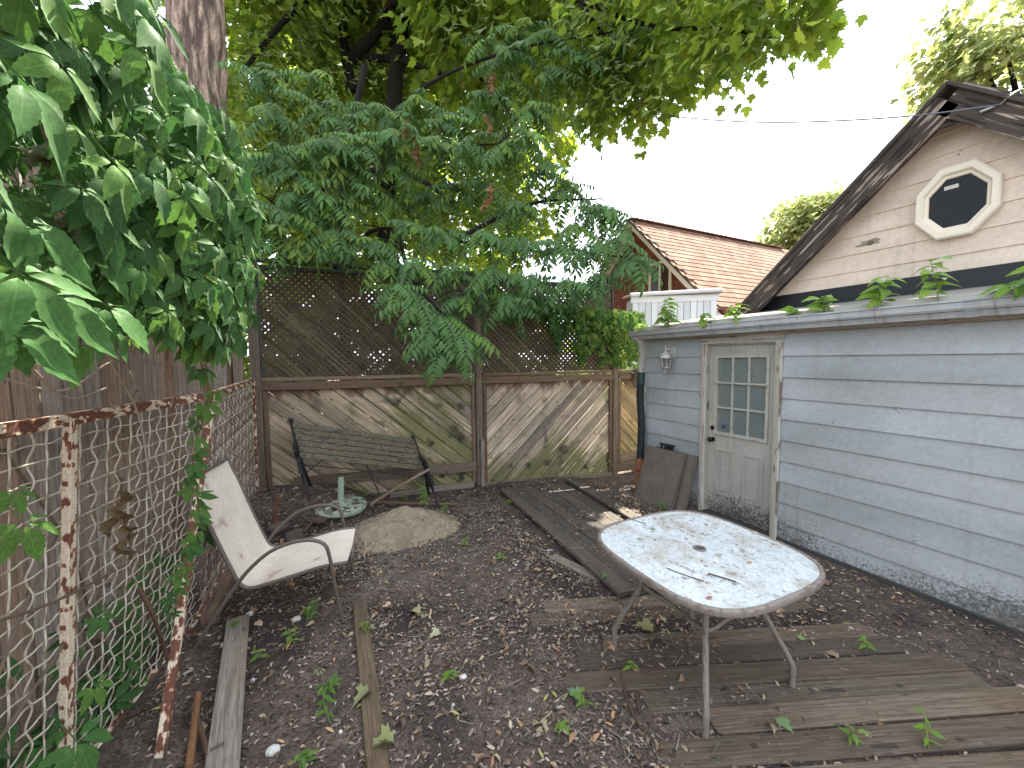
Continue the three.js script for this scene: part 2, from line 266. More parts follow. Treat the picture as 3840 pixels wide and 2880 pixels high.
// ───────── side fence: tall upright boards ─────────
const sideFence = thing('board_fence', 'tall old fence of upright grey boards behind the wire mesh', 'fence', [-1.02, 0, -5.5]);
{
  const a = [-1.0, -5.42], b = [-1.42, 1.0], n = 42, L = M_.hypot(b[0] - a[0], b[1] - a[1]), w = L / n, ry = M_.atan2(-(b[1] - a[1]), b[0] - a[0]);
  for (let k = 0; k < n; k++) {
    const t = (k + 0.5) / n, x = lerp(a[0], b[0], t) + 1.02 + rr(-0.004, 0.004), z = lerp(a[1], b[1], t) + 5.5, h = 3.0 + rr(-0.02, 0.03);
    const g = bar(h, w - rr(0.004, 0.014), 0.018, { c: 0.002, ragged: 0.01 }); xf(g, { r: [0, 0, M_.PI / 2] }); xf(g, { r: [0, ry + M_.PI / 2 + M_.PI / 2 + rr(-0.01, 0.01), rr(-0.003, 0.003)], p: [x, 0.02, z] });
    part('board', g, pick(k % 5 ? MW.grey : MW.brown), sideFence);
  }
  for (const y of [0.4, 1.5, 2.75]) part('rail', beam([0.02 - 0.07, y, 0.08], [-0.4 - 0.07, y, 6.5], 0.04, 0.09, {}), MW.brown[1], sideFence);
  part('post', xf(bar(3.0, 0.1, 0.1), { p: [0.15, 0.05, 0.1], r: [0, 0, M_.PI / 2] }), MW.brown[0], sideFence);
  part('brace', beam([0.085, 2.15, 0.62], [0.085, 2.02, 0.12], 0.03, 0.06, {}), MW.dark[0], sideFence);
}

// ───────── rusty crimped-wire panels ─────────
function meshPanel(label, top0, top1, bot0, bot1, nV, nH, postsAt, mats, group) {
  // corners: (0)=near end, (1)=far end
  const g = thing('wire_mesh_panel', label, 'wire panel', bot1, 0, group), o = V(...bot1);
  const T0 = V(...top0).sub(o), T1 = V(...top1).sub(o), B0 = V(...bot0).sub(o), B1 = V(...bot1).sub(o);
  const at = (s, t) => B0.clone().lerp(B1, s).lerp(T0.clone().lerp(T1, s), t);
  const nrm = V().crossVectors(T1.clone().sub(T0), T0.clone().sub(B0)).normalize();
  const wires = (n, m, vert) => {
    for (let k = 1; k < n; k++) {
      const pts = [], seg = m, ph = k % 2 ? 1 : -1, off = rr(-0.25, 0.25) / n;
      for (let i = 0; i <= seg; i++) { const a = i / seg, s = vert ? k / n + off * 0.3 : a, t = vert ? a : k / n + off * 0.3; const p = at(s, t); p.addScaledVector(nrm, (i % 2 ? 1 : -1) * ph * 0.0065 * (vert ? 1 : -1)); const sd = vert ? T1.clone().sub(T0).normalize() : V(0, 1, 0); p.addScaledVector(sd, (i % 2 ? 1 : -1) * (vert ? 0.0068 : 0.0022) + rr(-0.0015, 0.0015)); pts.push(p); }
      part('wire', tube(pts, 0.0036, seg * 4, 5, { cap: false }), mats[k % mats.length], g);
    }
  };
  wires(nV, nH, true); wires(nH, nV, false);
  part('top_rail', beam(T0.toArray(), T1.toArray(), 0.045, 0.05, { c: 0.004, seg: 6, uS: 0.6, vS: 0.6 }), rustM, g);
  part('bottom_rail', beam(B0.toArray(), B1.toArray(), 0.045, 0.045, { c: 0.004, uS: 0.6, vS: 0.6 }), rustM, g);
  for (const [s, m] of postsAt) part('upright', beam(at(s, 0).addScaledVector(nrm, 0.014).toArray(), at(s, 1).addScaledVector(nrm, 0.014).toArray(), 0.036, 0.03, { c: 0.003, uS: 0.6, vS: 0.6, up: nrm.toArray() }), m, g);
  return g;
}
meshPanel('pale crimped wire panel with flaking rusty rail beside the loose boards', [-1.27, 1.625, -0.65], [-0.715, 1.62, -3.3], [-1.33, 0.04, -0.65], [-0.865, 0.03, -3.3], 36, 22, [[0.585, paintRustM]], [wireM], 'wire mesh panels');
meshPanel('rust-brown crimped wire panel reaching the corner of the lattice fence', [-0.71, 1.62, -3.34], [-0.74, 1.63, -5.4], [-0.86, 0.03, -3.34], [-0.76, 0.1, -5.4], 34, 24, [[0.98, rustM]], [wireM2, wireM2, wireM], 'wire mesh panels');

// ───────── garage: lean-to wall in front, gable behind ─────────
const garage = thing('garage', 'pale clapboard garage with lean-to wall, gutter, gable and octagonal window', 'garage', [4.07, 0, -4.0]);
const GO = V(4.07, 0, -4.0);
const gg = (geo) => geo.translate(-GO.x, -GO.y, -GO.z);
// painted siding: pale paint with grainy mildew on the lowest boards and by the drain, as the photograph shows; the laps themselves are only geometry
function sidingTex(W, H, paint, mildew, px, py) {
  return tex(px, py, (u, v, c) => {
    const x = u * W, y = v * H, a = fbm(x * 1.3 + 5, y * 3 + 2, 4), b = vn(x * 55, y * 55), e = fbm(x * 18, y * 18, 3);
    c[0] = paint[0]; c[1] = paint[1]; c[2] = paint[2];
    tint(c, [paint[0] * 0.86, paint[1] * 0.86, paint[2] * 0.84], M_.max(0, M_.min(1, (a - 0.35) * 1.8)));
    const m = mildew(x, y), sp = 0.12 * e + 0.32 * fbm(x * 70, y * 70, 2) + 0.16 * fbm(x * 3, y * 3 + 9, 3) + 0.4 * vn(x * 120, y * 120), d = sm(0.74 - m * 0.42, 1.12 - m * 0.36, sp);
    tint(c, [72, 68, 62], M_.min(0.85, d * (0.55 + 0.45 * b)));
    const run = fbm(x * 26, y * 1.1, 3); if (run > 0.66) tint(c, [120, 112, 104], (run - 0.66) * 1.6 * (0.3 + m));
    const sc = vn(x * 9 + 31, y * 7 + 3), s2 = vn(x * 70, y * 60); if (sc > 0.96 && s2 > 0.8) tint(c, [90, 86, 82], 0.5);
    const q = 0.965 + 0.07 * b; c[0] *= q; c[1] *= q; c[2] *= q;
  });
}
const paintBump = tex(512, 512, (u, v, c) => { c[0] = c[1] = c[2] = 255 * fbm(u * 40, v * 40, 3, 40, 40); }, false);
const wallMil = (x, y) => 1.0 * sm(0.36, 0.02, y + 0.1 * M_.sin(x * 3.1)) + 0.5 * sm(0.8, 0.1, y) * (0.5 + 0.5 * vn(x * 1.2, 3)) + (x < 0.95 ? 0.5 * M_.exp(-((x - 0.25) ** 2) / 0.05 - ((y - 1.35) ** 2) / 0.1) : 0);
const wallTex = sidingTex(5.2, 2.1, [172, 176, 178], wallMil, 1300, 540);
const sideMs = [0xffffff, 0xf1f2f0, 0xf9f7f4].map((color) => std({ map: wallTex, color, bumpMap: paintBump, bumpScale: 0.0008, roughness: 0.75 }));
const gableTex = sidingTex(4.4, 2.2, [230, 212, 194], () => 0.05, 700, 350);
const gableM = std({ map: gableTex, bumpMap: paintBump, bumpScale: 0.0006, roughness: 0.8 });
const trimTex = tex(512, 512, (u, v, c) => { const n = fbm(u * 5, v * 14, 4, 5, 14), s = vn(u * 40, v * 120, 40, 120); mix3(c, [196, 192, 182], [172, 168, 156], n); if (n > 0.62) tint(c, [104, 88, 74], M_.min(0.85, (n - 0.62) * 9)); const q = 0.93 + 0.1 * s; c[0] *= q; c[1] *= q; c[2] *= q; });
const trimM = std({ map: trimTex, roughness: 0.8 }), trimM2 = std({ map: trimTex, color: 0xe4e2da, roughness: 0.8 });
// one clapboard: wedge section, run along z
function clap(z0, z1, y0, h, x, t0 = 0.019, t1 = 0.006, cut) {
  const s = [[0, 0], [-t0, 0.001], [-t0, 0.006], [-t1, h], [0, h]];
  const g = new THREE.ExtrudeGeometry(new THREE.Shape(s.map((p) => new THREE.Vector2(...p))), { depth: z1 - z0, bevelEnabled: false });
  g.translate(x, y0, z0); return g;
}
{
  const E = 0.208, zA = -4.0, zL = -3.11, zR = -2.215, zE = 1.2;
  for (let k = 0; k < 10; k++) {
    const y0 = -0.02 + k * E, h = M_.min(E + 0.012, 2.09 - y0);
    for (const [a, b] of [[zA, zL], [zR, zE]]) { const g = clap(a, b, y0, h, 4.07, 0.02 + rr(-0.002, 0.003)); planar(g, (x, y, z) => (z + 4) / 5.2, (x, y) => (y + 0.02) / 2.1); part('siding_board', gg(g), sideMs[(k * 5 + (a < -3 ? 1 : 0)) % 3], garage); }
  }
  part('wall', gg(merge([box(4.071, 4.14, -0.1, 2.2, zA, zL), box(4.071, 4.14, -0.1, 2.2, zR, zE), box(4.071, 4.14, 2.02, 2.2, zL, zR), box(4.14, 7.6, -0.1, 2.3, zA, zA + 0.08), box(4.14, 7.6, -0.1, 2.3, zE - 0.08, zE), box(7.52, 7.6, -0.1, 2.3, zA + 0.08, zE - 0.08), box(4.14, 7.52, -0.12, -0.04, zA + 0.08, zE - 0.08)])), std({ map: wallTex, roughness: 0.8 }), garage);
  part('corner_trim', gg(box(4.035, 4.07, -0.1, 2.1, zA - 0.03, zA)), trimM, garage);
  part('sill_plate', gg(bar(zE - zR, 0.05, 0.07).rotateY(-M_.PI / 2).translate(4.06, -0.0, zR)), MW.dark[2], garage);
  // door casing
  const casing = (a, b, w) => gg(beam(a, b, w, 0.022, { c: 0.004, uS: 1, vS: 0.5, up: [1, 0, 0] }));
  const cas = [[[4.042, -0.04, -3.08], [4.042, 2.0, -3.08]], [[4.042, -0.04, -2.245], [4.042, 2.0, -2.245]], [[4.042, 2.03, -3.115], [4.042, 2.05, -2.21]]];
  for (const [a, b] of cas) { const m = part('door_casing', casing(a, b, 0.066), trimM, garage); part('moulding', gg(beam([a[0] - 0.016, a[1] + 0.01, a[2]], [b[0] - 0.016, b[1] - 0.01, b[2]], 0.034, 0.012, { c: 0.004, uS: 1, vS: 0.5, up: [1, 0, 0] })), trimM2, m); }
  for (const z of [-3.045, -2.275]) part('door_jamb', gg(box(4.05, 4.16, -0.04, 2.0, z - 0.006, z + 0.006)), trimM2, garage);
  part('door_jamb', gg(box(4.05, 4.16, 1.99, 2.004, -3.039, -2.281)), trimM2, garage);
  part('threshold', gg(box(4.02, 4.16, -0.03, 0.02, -3.04, -2.28)), MW.dark[2], garage);
  // door
  const dTex = tex(320, 760, (u, v, c) => { const x = u * 0.76, y = v * 1.97, n = fbm(x * 6, y * 5, 4), e = 0.14 * fbm(x * 24, y * 24, 3) + 0.32 * fbm(x * 80, y * 80, 2) + 0.38 * vn(x * 140, y * 140) + 0.16 * fbm(x * 5 + 2, y * 7, 3); mix3(c, [170, 168, 158], [150, 148, 138], n); const m = sm(0.5, 0.02, y); const d = sm(0.74 - m * 0.5, 1.1 - m * 0.46, e); tint(c, [46, 43, 38], d * 0.9); const r = fbm(x * 40, y * 1.5, 2); if (r > 0.7) tint(c, [110, 102, 88], (r - 0.7) * 1.6); const q = 0.96 + 0.08 * vn(x * 90, y * 90); c[0] *= q; c[1] *= q; c[2] *= q; });
  const doorM = std({ map: dTex, roughness: 0.6 });
  const z0 = -3.036, z1 = -2.284, D = gg;
  const dz = z0, dw = z1 - z0, uvd = (g) => planar(g, (x, y, z) => (z + 4.0 - (dz + 4.0) + GO.z - GO.z - 0 ) / dw, (x, y) => (y - 0.02) / 1.97);
  const mk = (x0, x1, y0, y1, a, b) => { const g = box(x0, x1, y0, y1, a, b); planar(g, (x, y, z) => (z - dz) / dw, (x, y) => (y - 0.02) / 1.97); return g; };
  const X0 = 4.095, X1 = 4.135, wy0 = 0.985, wy1 = 1.84, wz0 = -2.935, wz1 = -2.385;
  const slab = [mk(X0, X1, 0.03, wy0, z0, z1), mk(X0, X1, wy1, 1.985, z0, z1), mk(X0, X1, wy0, wy1, z0, wz0), mk(X0, X1, wy0, wy1, wz1, z1)];
  const door = part('door', gg(merge(slab)), doorM, garage, 'dirty cream door with nine small panes and two raised panels');
  // raised panels
  for (const [a, b] of [[-2.93, -2.715], [-2.605, -2.39]]) {
    const fr = []; const w = 0.022; for (const [q0, q1, r0, r1] of [[a, b, 0.25, 0.25 + w], [a, b, 0.79 - w, 0.79], [a, a + w, 0.25 + w, 0.79 - w], [b - w, b, 0.25 + w, 0.79 - w]]) fr.push(mk(X0 - 0.012, X0 - 0.0005, r0, r1, q0, q1));
    const pn = part('raised_panel', gg(merge(fr)), doorM, door);
    const f = mk(X0 - 0.009, X0 - 0.0005, 0.25 + w + 0.03, 0.79 - w - 0.03, a + w + 0.03, b - w - 0.03); part('raised_panel', gg(f), doorM, door);
  }
  const white = std({ map: trimTex, color: 0xf4f4f0, roughness: 0.6 });
  const fr = [], w = 0.03; for (const [q0, q1, r0, r1] of [[wz0 - w, wz1 + w, wy0 - w, wy0], [wz0 - w, wz1 + w, wy1, wy1 + w], [wz0 - w, wz0, wy0, wy1], [wz1, wz1 + w, wy0, wy1]]) fr.push(box(X0 - 0.014, X0 - 0.001, r0, r1, q0, q1));
  part('glazing_frame', gg(merge(fr)), white, door);
  for (let k = 1; k < 3; k++) { const z = lerp(wz0, wz1, k / 3), y = lerp(wy0, wy1, k / 3); part('muntin', gg(box(X0 - 0.009, X0 + 0.012, wy0, wy1, z - 0.009, z + 0.009)), white, door); part('muntin', gg(box(X0 - 0.0075, X0 + 0.0105, y - 0.009, y + 0.009, wz0, wz1)), white, door); }
  const glass = new THREE.MeshPhysicalMaterial({ color: 0xe6ecea, transmission: 0.9, roughness: 0.08, thickness: 0, ior: 1.5, side: THREE.DoubleSide });
  for (let i = 0; i < 3; i++) for (let j = 0; j < 3; j++) part('pane', gg(box(X0 + 0.014, X0 + 0.018, lerp(wy0, wy1, j / 3) + 0.002, lerp(wy0, wy1, (j + 1) / 3) - 0.002, lerp(wz0, wz1, i / 3) + 0.002, lerp(wz0, wz1, (i + 1) / 3) - 0.002)), glass, door);
  const slats = []; for (let k = 0; k < 34; k++) { const g = box(-0.012, 0.012, -0.0008, 0.0008, wz0 + 0.004, wz1 - 0.004); g.rotateZ(-0.95); g.translate(X0 + 0.055, wy0 + 0.012 + k * 0.0252, 0); slats.push(g); }
  const bl = part('blind', gg(merge(slats)), std({ color: 0x8f9690, roughness: 0.7 }), door); bl.userData.kind = 'stuff';
  part('sticker', gg(box(X0 + 0.0115, X0 + 0.0135, wy0 + 0.04, wy0 + 0.09, wz0 + 0.06, wz0 + 0.1)), std({ color: 0x33406e, roughness: 0.5 }), door);
  const brass = std({ color: 0x2a211b, metalness: 0.6, roughness: 0.5 });
  for (const [y, r, d] of [[1.02, 0.03, 0.02], [0.885, 0.027, 0.016]]) { const g = new THREE.CylinderGeometry(r * 0.85, r, d, 18); g.rotateZ(M_.PI / 2); g.translate(X0 - d / 2, y, -2.975); const k = part(y > 0.95 ? 'deadbolt' : 'door_knob', gg(g), brass, door); }
  { const g = new THREE.SphereGeometry(0.028, 16, 12); g.scale(0.8, 1, 1); g.translate(X0 - 0.058, 0.885, -2.975); const n = new THREE.CylinderGeometry(0.011, 0.011, 0.04, 10); n.rotateZ(M_.PI / 2); n.translate(X0 - 0.034, 0.885, -2.975); part('door_knob', gg(merge([g, n])), brass, door); }
  // fascia, soffit, gutter
  part('fascia', gg(bar(zE + 4.12, 0.03, 0.15, { uS: 1, vS: 0.5 }).rotateY(-M_.PI / 2).translate(4.005, 2.16, -4.12)), trimM2, garage);
  part('soffit', gg(box(4.022, 4.068, 2.075, 2.095, -4.1, zE)), trimM2, garage);
  const gs = [[0, 0], [-0.075, 0], [-0.085, 0.02], [-0.115, 0.06], [-0.118, 0.1], [-0.128, 0.105], [-0.128, 0.118], [-0.115, 0.118], [-0.111, 0.066], [-0.08, 0.024], [-0.07, 0.006], [-0.004, 0.006], [-0.004, 0.118], [0, 0.118]];
  const gutTex = tex(512, 128, (u, v, c) => { const n = fbm(u * 24, v * 4, 4, 24, 4), r = fbm(u * 90, v * 2, 2, 90, 2); mix3(c, [182, 186, 187], [164, 167, 166], n); if (r > 0.7) tint(c, [120, 116, 108], (r - 0.7) * 2); if (n > 0.72) tint(c, [130, 122, 110], 0.3); });
  const gut = new THREE.ExtrudeGeometry(new THREE.Shape(gs.map((p) => new THREE.Vector2(...p))), { depth: zE + 4.13, bevelEnabled: false }); gut.translate(3.988, 2.1, -4.13); planar(gut, (x, y, z) => z / 2, (x, y) => (x + y) / 0.5);
  const gutter = part('gutter', gg(gut), std({ map: gutTex, roughness: 0.6 }), garage);
  part('gutter_joint', gg(xf(new THREE.ExtrudeGeometry(new THREE.Shape(gs.slice(0, 7).concat([[0, 0.119]]).map((p) => new THREE.Vector2(p[0] * 1.03, p[1] * 1.02 - 0.003))), { depth: 0.06, bevelEnabled: false }), { p: [3.99, 2.1, -1.0] })), std({ map: gutTex, color: 0xe8e8e8, roughness: 0.6 }), gutter);
  part('gutter_end_cap', gg(xf(new THREE.ExtrudeGeometry(new THREE.Shape(gs.slice(0, 7).concat([[0, 0.118]]).map((p) => new THREE.Vector2(...p))), { depth: 0.004, bevelEnabled: false }), { p: [3.988, 2.1, -4.135] })), std({ map: gutTex, roughness: 0.6 }), gutter);
  part('gutter_muck', gg(xf(new THREE.BoxGeometry(0.1, 0.05, zE + 4.1, 2, 1, 60), { p: [3.935, 2.165, (zE - 4.1) / 2] })), std({ color: 0x4a3d30, roughness: 1 }), gutter);
  // lean-to roof: roll roofing
  const roofTex = tex(400, 400, (u, v, c) => { const n = fbm(u * 20, v * 20, 4, 20, 20), e = vn(u * 300, v * 300, 300, 300); mix3(c, [150, 146, 140], [118, 114, 108], n); const q = 0.8 + 0.4 * e; c[0] *= q; c[1] *= q; c[2] *= q; });
  part('roof', gg(beam([3.96, 2.235, (zE - 4.12) / 2], [5.3, 2.44, (zE - 4.12) / 2], zE + 4.14, 0.03, { c: 0.004, uS: 1, vS: 1 })), std({ map: roofTex, roughness: 0.95 }), garage);
  part('drip_edge', gg(box(3.945, 3.958, 2.215, 2.262, -4.12, zE)), trimM, garage);
  // gable, apex at z=-1.45
  const zc = -1.45, ya = 4.08, sl = 0.94, gx = 5.2, yb = 2.36;
  const inside = (y) => (ya - y) / sl;
  for (let k = 0; k < 10; k++) {
    const y0 = yb + 0.02 + k * 0.185, y1 = M_.min(y0 + 0.197, ya - 0.02), a = inside(y0), b = inside(y1); if (a < 0.04) break;
    const g = new THREE.BufferGeometry(), t0 = 0.019, t1 = 0.006;
    // wedge board with raked ends
    const q = [[gx - t0, y0, zc - a], [gx - t0, y0, zc + a], [gx - t1, y1, zc + b], [gx - t1, y1, zc - b], [gx, y0, zc - a], [gx, y0, zc + a], [gx, y1, zc + b], [gx, y1, zc - b]];
    const I = [0, 1, 2, 0, 2, 3, 4, 1, 0, 4, 5, 1, 3, 2, 6, 3, 6, 7, 0, 3, 7, 0, 7, 4, 1, 6, 2, 1, 5, 6];
    const P = []; for (const i of I) P.push(...q[i]); g.setAttribute('position', new THREE.Float32BufferAttribute(P, 3)); g.computeVertexNormals(); planar(g, (x, y, z) => (z - zc + 2.2) / 4.4, (x, y) => (y - yb) / 2.2);
    part('gable_board', gg(g), gableM, garage);
  }
  { const s = new THREE.Shape([[-inside(yb), yb], [inside(yb), yb], [0, ya]].map((p) => new THREE.Vector2(...p))); const g = new THREE.ExtrudeGeometry(s, { depth: 0.06, bevelEnabled: false }); g.rotateY(-M_.PI / 2); g.translate(gx + 0.0625, 0, zc); part('gable_wall', gg(g), gableM, garage); }
  // flashing strip
  part('flashing', gg(box(gx - 0.034, gx - 0.021, 2.4, 2.605, zc - 1.74, zc + 2.6)), std({ color: 0x16181e, roughness: 0.55 }), garage, 'black flashing strip at the foot of the gable');
  // main roof and rake boards
  const rakeTex = tex(512, 256, (u, v, c) => { const n = fbm(u * 9, v * 24, 4, 9, 24), e = vn(u * 60, v * 200, 60, 200); mix3(c, [84, 74, 68], [58, 50, 46], e); if (n > 0.6) tint(c, [178, 164, 148], M_.min(0.8, (n - 0.6) * 14)); if (n < 0.34) tint(c, [30, 27, 27], 0.7); const q = 0.8 + 0.4 * e; c[0] *= q; c[1] *= q; c[2] *= q; });
  const rakeM = std({ map: rakeTex, roughness: 0.95, bumpMap: woodBump, bumpScale: 0.004 });
  for (const sgn of [-1, 1]) {
    const ex = 1.96, rk = part('rake_board', gg(beam([4.965, ya - 0.02, zc + sgn * 0.012], [4.965, ya - 0.02 - sl * ex, zc + sgn * ex], 0.03, 0.25, { c: 0.006, seg: 8, warp: 0.008 })), rakeM, garage, 'weathered brown-black rake board with flaking paint');
    part('rake_soffit', gg(beam([5.085, ya - 0.06, zc + sgn * 0.06], [5.085, ya - 0.06 - sl * ex, zc + sgn * (ex + 0.05)], 0.205, 0.016, { c: 0.002 })), rakeM, rk);
    part('rake_trim', gg(beam([5.155, ya - 0.1, zc + sgn * 0.06], [5.155, ya - 0.1 - sl * ex, zc + sgn * (ex + 0.05)], 0.04, 0.035, { c: 0.004 })), std({ map: rakeTex, color: 0xffffff, roughness: 0.95 }), rk);
    part('roof', gg(beam([6.55, ya + 0.115, zc + sgn * 0.0], [6.55, ya + 0.115 - sl * (ex + 0.12), zc + sgn * (ex + 0.12)], 3.26, 0.03, { c: 0.004, uS: 1, vS: 1 })), std({ map: roofTex, color: 0x8a8582, roughness: 0.95 }), garage);
  }
  part('peak_board', gg(xf(extrude([[-0.2, ya - 0.24], [0.2, ya - 0.24], [0, ya - 0.03]], 0.02), { r: [0, -M_.PI / 2, 0], p: [4.998, 0, zc] })), rakeM, garage);
  // octagonal window
  const oc = [3.22, -1.415];
  const octo = (r) => Array.from({ length: 8 }, (_, k) => { const a = (k + 0.5) * M_.PI / 4; return new THREE.Vector2(M_.cos(a) * r, M_.sin(a) * r); });
  const ring = (r0, r1, d, b, x) => { const s = new THREE.Shape(octo(r1)); s.holes.push(new THREE.Path(octo(r0))); const g = new THREE.ExtrudeGeometry(s, { depth: d, bevelEnabled: b > 0, bevelSize: b, bevelThickness: b, bevelOffset: -b, bevelSegments: 1 }); g.rotateY(-M_.PI / 2); g.scale(1, 1.02, 0.84); g.translate(x, oc[0], oc[1]); return gg(g); };
  const cream = std({ color: 0xe6dcc8, roughness: 0.7, bumpMap: paintBump, bumpScale: 0.001 });
  const win = part('octagonal_window', ring(0.262, 0.335, 0.05, 0.012, gx - 0.02), cream, garage, 'octagonal window in a cream moulded frame');
  part('inner_frame', ring(0.228, 0.27, 0.035, 0.008, gx - 0.008), cream, win);
  { const g = new THREE.ExtrudeGeometry(new THREE.Shape(octo(0.236)), { depth: 0.004, bevelEnabled: false }); g.rotateY(-M_.PI / 2); g.scale(1, 1.02, 0.84); g.translate(gx - 0.0235, oc[0], oc[1]); part('pane', gg(g), new THREE.MeshPhysicalMaterial({ color: 0x0c0e14, roughness: 0.16, specularIntensity: 0.4 }), win); }
  part('sticker', gg(box(gx - 0.0305, gx - 0.0285, oc[0] + 0.125, oc[0] + 0.158, oc[1] - 0.085, oc[1] + 0.005)), std({ color: 0xc4bfb4, roughness: 0.6 }), win, 'small blank paper sticker on the glass');
  { const g = new THREE.CylinderGeometry(0.02, 0.026, 0.012, 9); g.rotateZ(M_.PI / 2); g.translate(gx - 0.02, 3.02, -2.02); part('bare_knot', gg(g), std({ color: 0x6a5b4f, roughness: 0.9 }), garage); }
  const ch = new THREE.Shape(Array.from({ length: 22 }, (_, k) => { const a = k / 22 * 6.283; return new THREE.Vector2(M_.cos(a) * (0.06 + 0.07 * hsh(k, 5)), M_.sin(a) * (0.025 + 0.035 * hsh(k, 8))); })); const cg = new THREE.ExtrudeGeometry(ch, { depth: 0.003, bevelEnabled: false }); cg.rotateY(-M_.PI / 2); cg.rotateZ(0.07); cg.translate(gx - 0.013, 3.02, -2.03); part('bare_patch', gg(cg), std({ color: 0x8f8377, roughness: 0.9 }), garage, 'ragged patch where the gable paint has flaked off');
}

// ───────── drain pipe at the garage corner ─────────
{
  const o = V(3.98, 0, -4.0), t = thing('drain_pipe', 'downspout ending in a black corrugated hose beside the garage corner', 'drain pipe', o.toArray());
  const L = (g) => g.translate(-o.x, 0, -o.z);
  part('downspout', L(xf(bar(0.52, 0.055, 0.075, { c: 0.008, uS: 1, vS: 0.5 }), { p: [3.995, 1.58, -4.02], r: [0, 0, M_.PI / 2] })), trimM, t);
  part('elbow', L(beam([3.93, 2.13, -4.075], [3.995, 2.06, -4.03], 0.08, 0.065, { c: 0.01, uS: 1, vS: 0.5 })), trimM, t);
  const cl = new THREE.CatmullRomCurve3([V(3.985, 1.64, -4.015), V(3.965, 1.3, -4.01), V(3.985, 0.95, -4.0), V(3.965, 0.6, -3.985), V(3.915, 0.36, -3.955)]);
  const N = 300, rad = 16, g = new THREE.TubeGeometry(cl, N, 1, rad), P = g.attributes.position, Q = g.attributes.normal;
  for (let i = 0; i <= N; i++) { const s = i / N * 1.32; const rib = s < 0.16 ? 0.047 : s > 1.25 ? 0.052 : 0.05 + 0.0055 * M_.sin(s * 2 * M_.PI / 0.026); for (let j = 0; j <= rad; j++) { const k = i * (rad + 1) + j; P.setXYZ(k, P.getX(k) + Q.getX(k) * (rib - 1), P.getY(k) + Q.getY(k) * (rib - 1), P.getZ(k) + Q.getZ(k) * (rib - 1)); } }
  g.computeVertexNormals();
  part('corrugated_hose', L(g), std({ color: 0x232a2b, roughness: 0.5 }), t, 'black ribbed plastic hose');
  part('sleeve', L(tube([[3.985, 1.645, -4.015], [3.977, 1.48, -4.013]], 0.054, 24, 18, { cap: false })), std({ color: 0x1f3a36, roughness: 0.55 }), t);
  part('hose_clamp', L(tube([[3.925, 0.41, -3.962], [3.927, 0.418, -3.963]], 0.06, 24, 18)), std({ color: 0x9a9a96, metalness: 0.7, roughness: 0.4 }), t);
  const clay = tex(256, 256, (u, v, c) => { const n = fbm(u * 6, v * 6, 4, 6, 6); mix3(c, [156, 92, 60], [112, 70, 52], n); if (n > 0.6) tint(c, [60, 46, 40], 0.7); });
  part('clay_stub', L(tube([[3.93, 0.44, -3.96], [3.87, 0.18, -3.91], [3.82, -0.12, -3.87]], 0.058, 10, 18)), std({ map: clay, roughness: 0.9 }), t, 'rust-stained clay pipe stub');
}
// ───────── wall lantern ─────────
{
  const o = [4.045, 1.9, -3.545], t = thing('wall_lantern', 'peeling white coach lantern on the clapboard beside the door', 'wall lamp', o);
  const pt = tex(256, 256, (u, v, c) => { const n = fbm(u * 14, v * 14, 4, 14, 14); mix3(c, [206, 204, 196], [180, 178, 170], n); if (n > 0.6) tint(c, [96, 88, 80], 0.8); }); const m = std({ map: pt, roughness: 0.7 });
  const pl = new THREE.CylinderGeometry(0.055, 0.06, 0.018, 20); pl.rotateZ(M_.PI / 2); pl.scale(1, 1.35, 0.8); part('back_plate', pl, m, t);
  part('bracket', tube([[-0.01, 0.0, 0], [-0.06, 0.06, 0], [-0.11, 0.045, 0], [-0.115, 0.0, 0]], 0.009, 18, 8), m, t);
  const cx = -0.115, lathe = (pts, s = 6) => { const g = new THREE.LatheGeometry(pts.map((p) => new THREE.Vector2(...p)), s); g.rotateY(M_.PI / 6); g.translate(cx, 0, 0); return g; };
  part('roof', lathe([[0.0, 0.045], [0.016, 0.03], [0.03, 0.015], [0.07, -0.02], [0.082, -0.05], [0.086, -0.062], [0.074, -0.064], [0, -0.05]]), m, t);
  part('finial', lathe([[0, 0.12], [0.005, 0.1], [0.006, 0.075], [0.013, 0.065], [0.01, 0.05], [0.018, 0.04], [0, 0.03]], 10), m, t);
  for (let k = 0; k < 6; k++) { const a = k * M_.PI / 3; part('glazing_bar', tube([[cx + M_.cos(a) * 0.072, -0.062, M_.sin(a) * 0.072], [cx + M_.cos(a) * 0.042, -0.178, M_.sin(a) * 0.042]], 0.0055, 1, 6), m, t); }
  part('glass', lathe([[0.068, -0.064], [0.039, -0.176]]), new THREE.MeshPhysicalMaterial({ color: 0xb9bdb8, transmission: 0.75, roughness: 0.25, thickness: 0, side: THREE.DoubleSide }), t);
  part('base', lathe([[0, -0.172], [0.05, -0.176], [0.048, -0.188], [0.02, -0.2], [0.01, -0.215], [0.014, -0.225], [0.006, -0.24], [0.008, -0.25], [0, -0.262]], 12), m, t);
  part('bulb_holder', tube([[cx, -0.18, 0], [cx, -0.12, 0]], 0.012, 1, 8), std({ color: 0xd8d4c8 }), t);
}
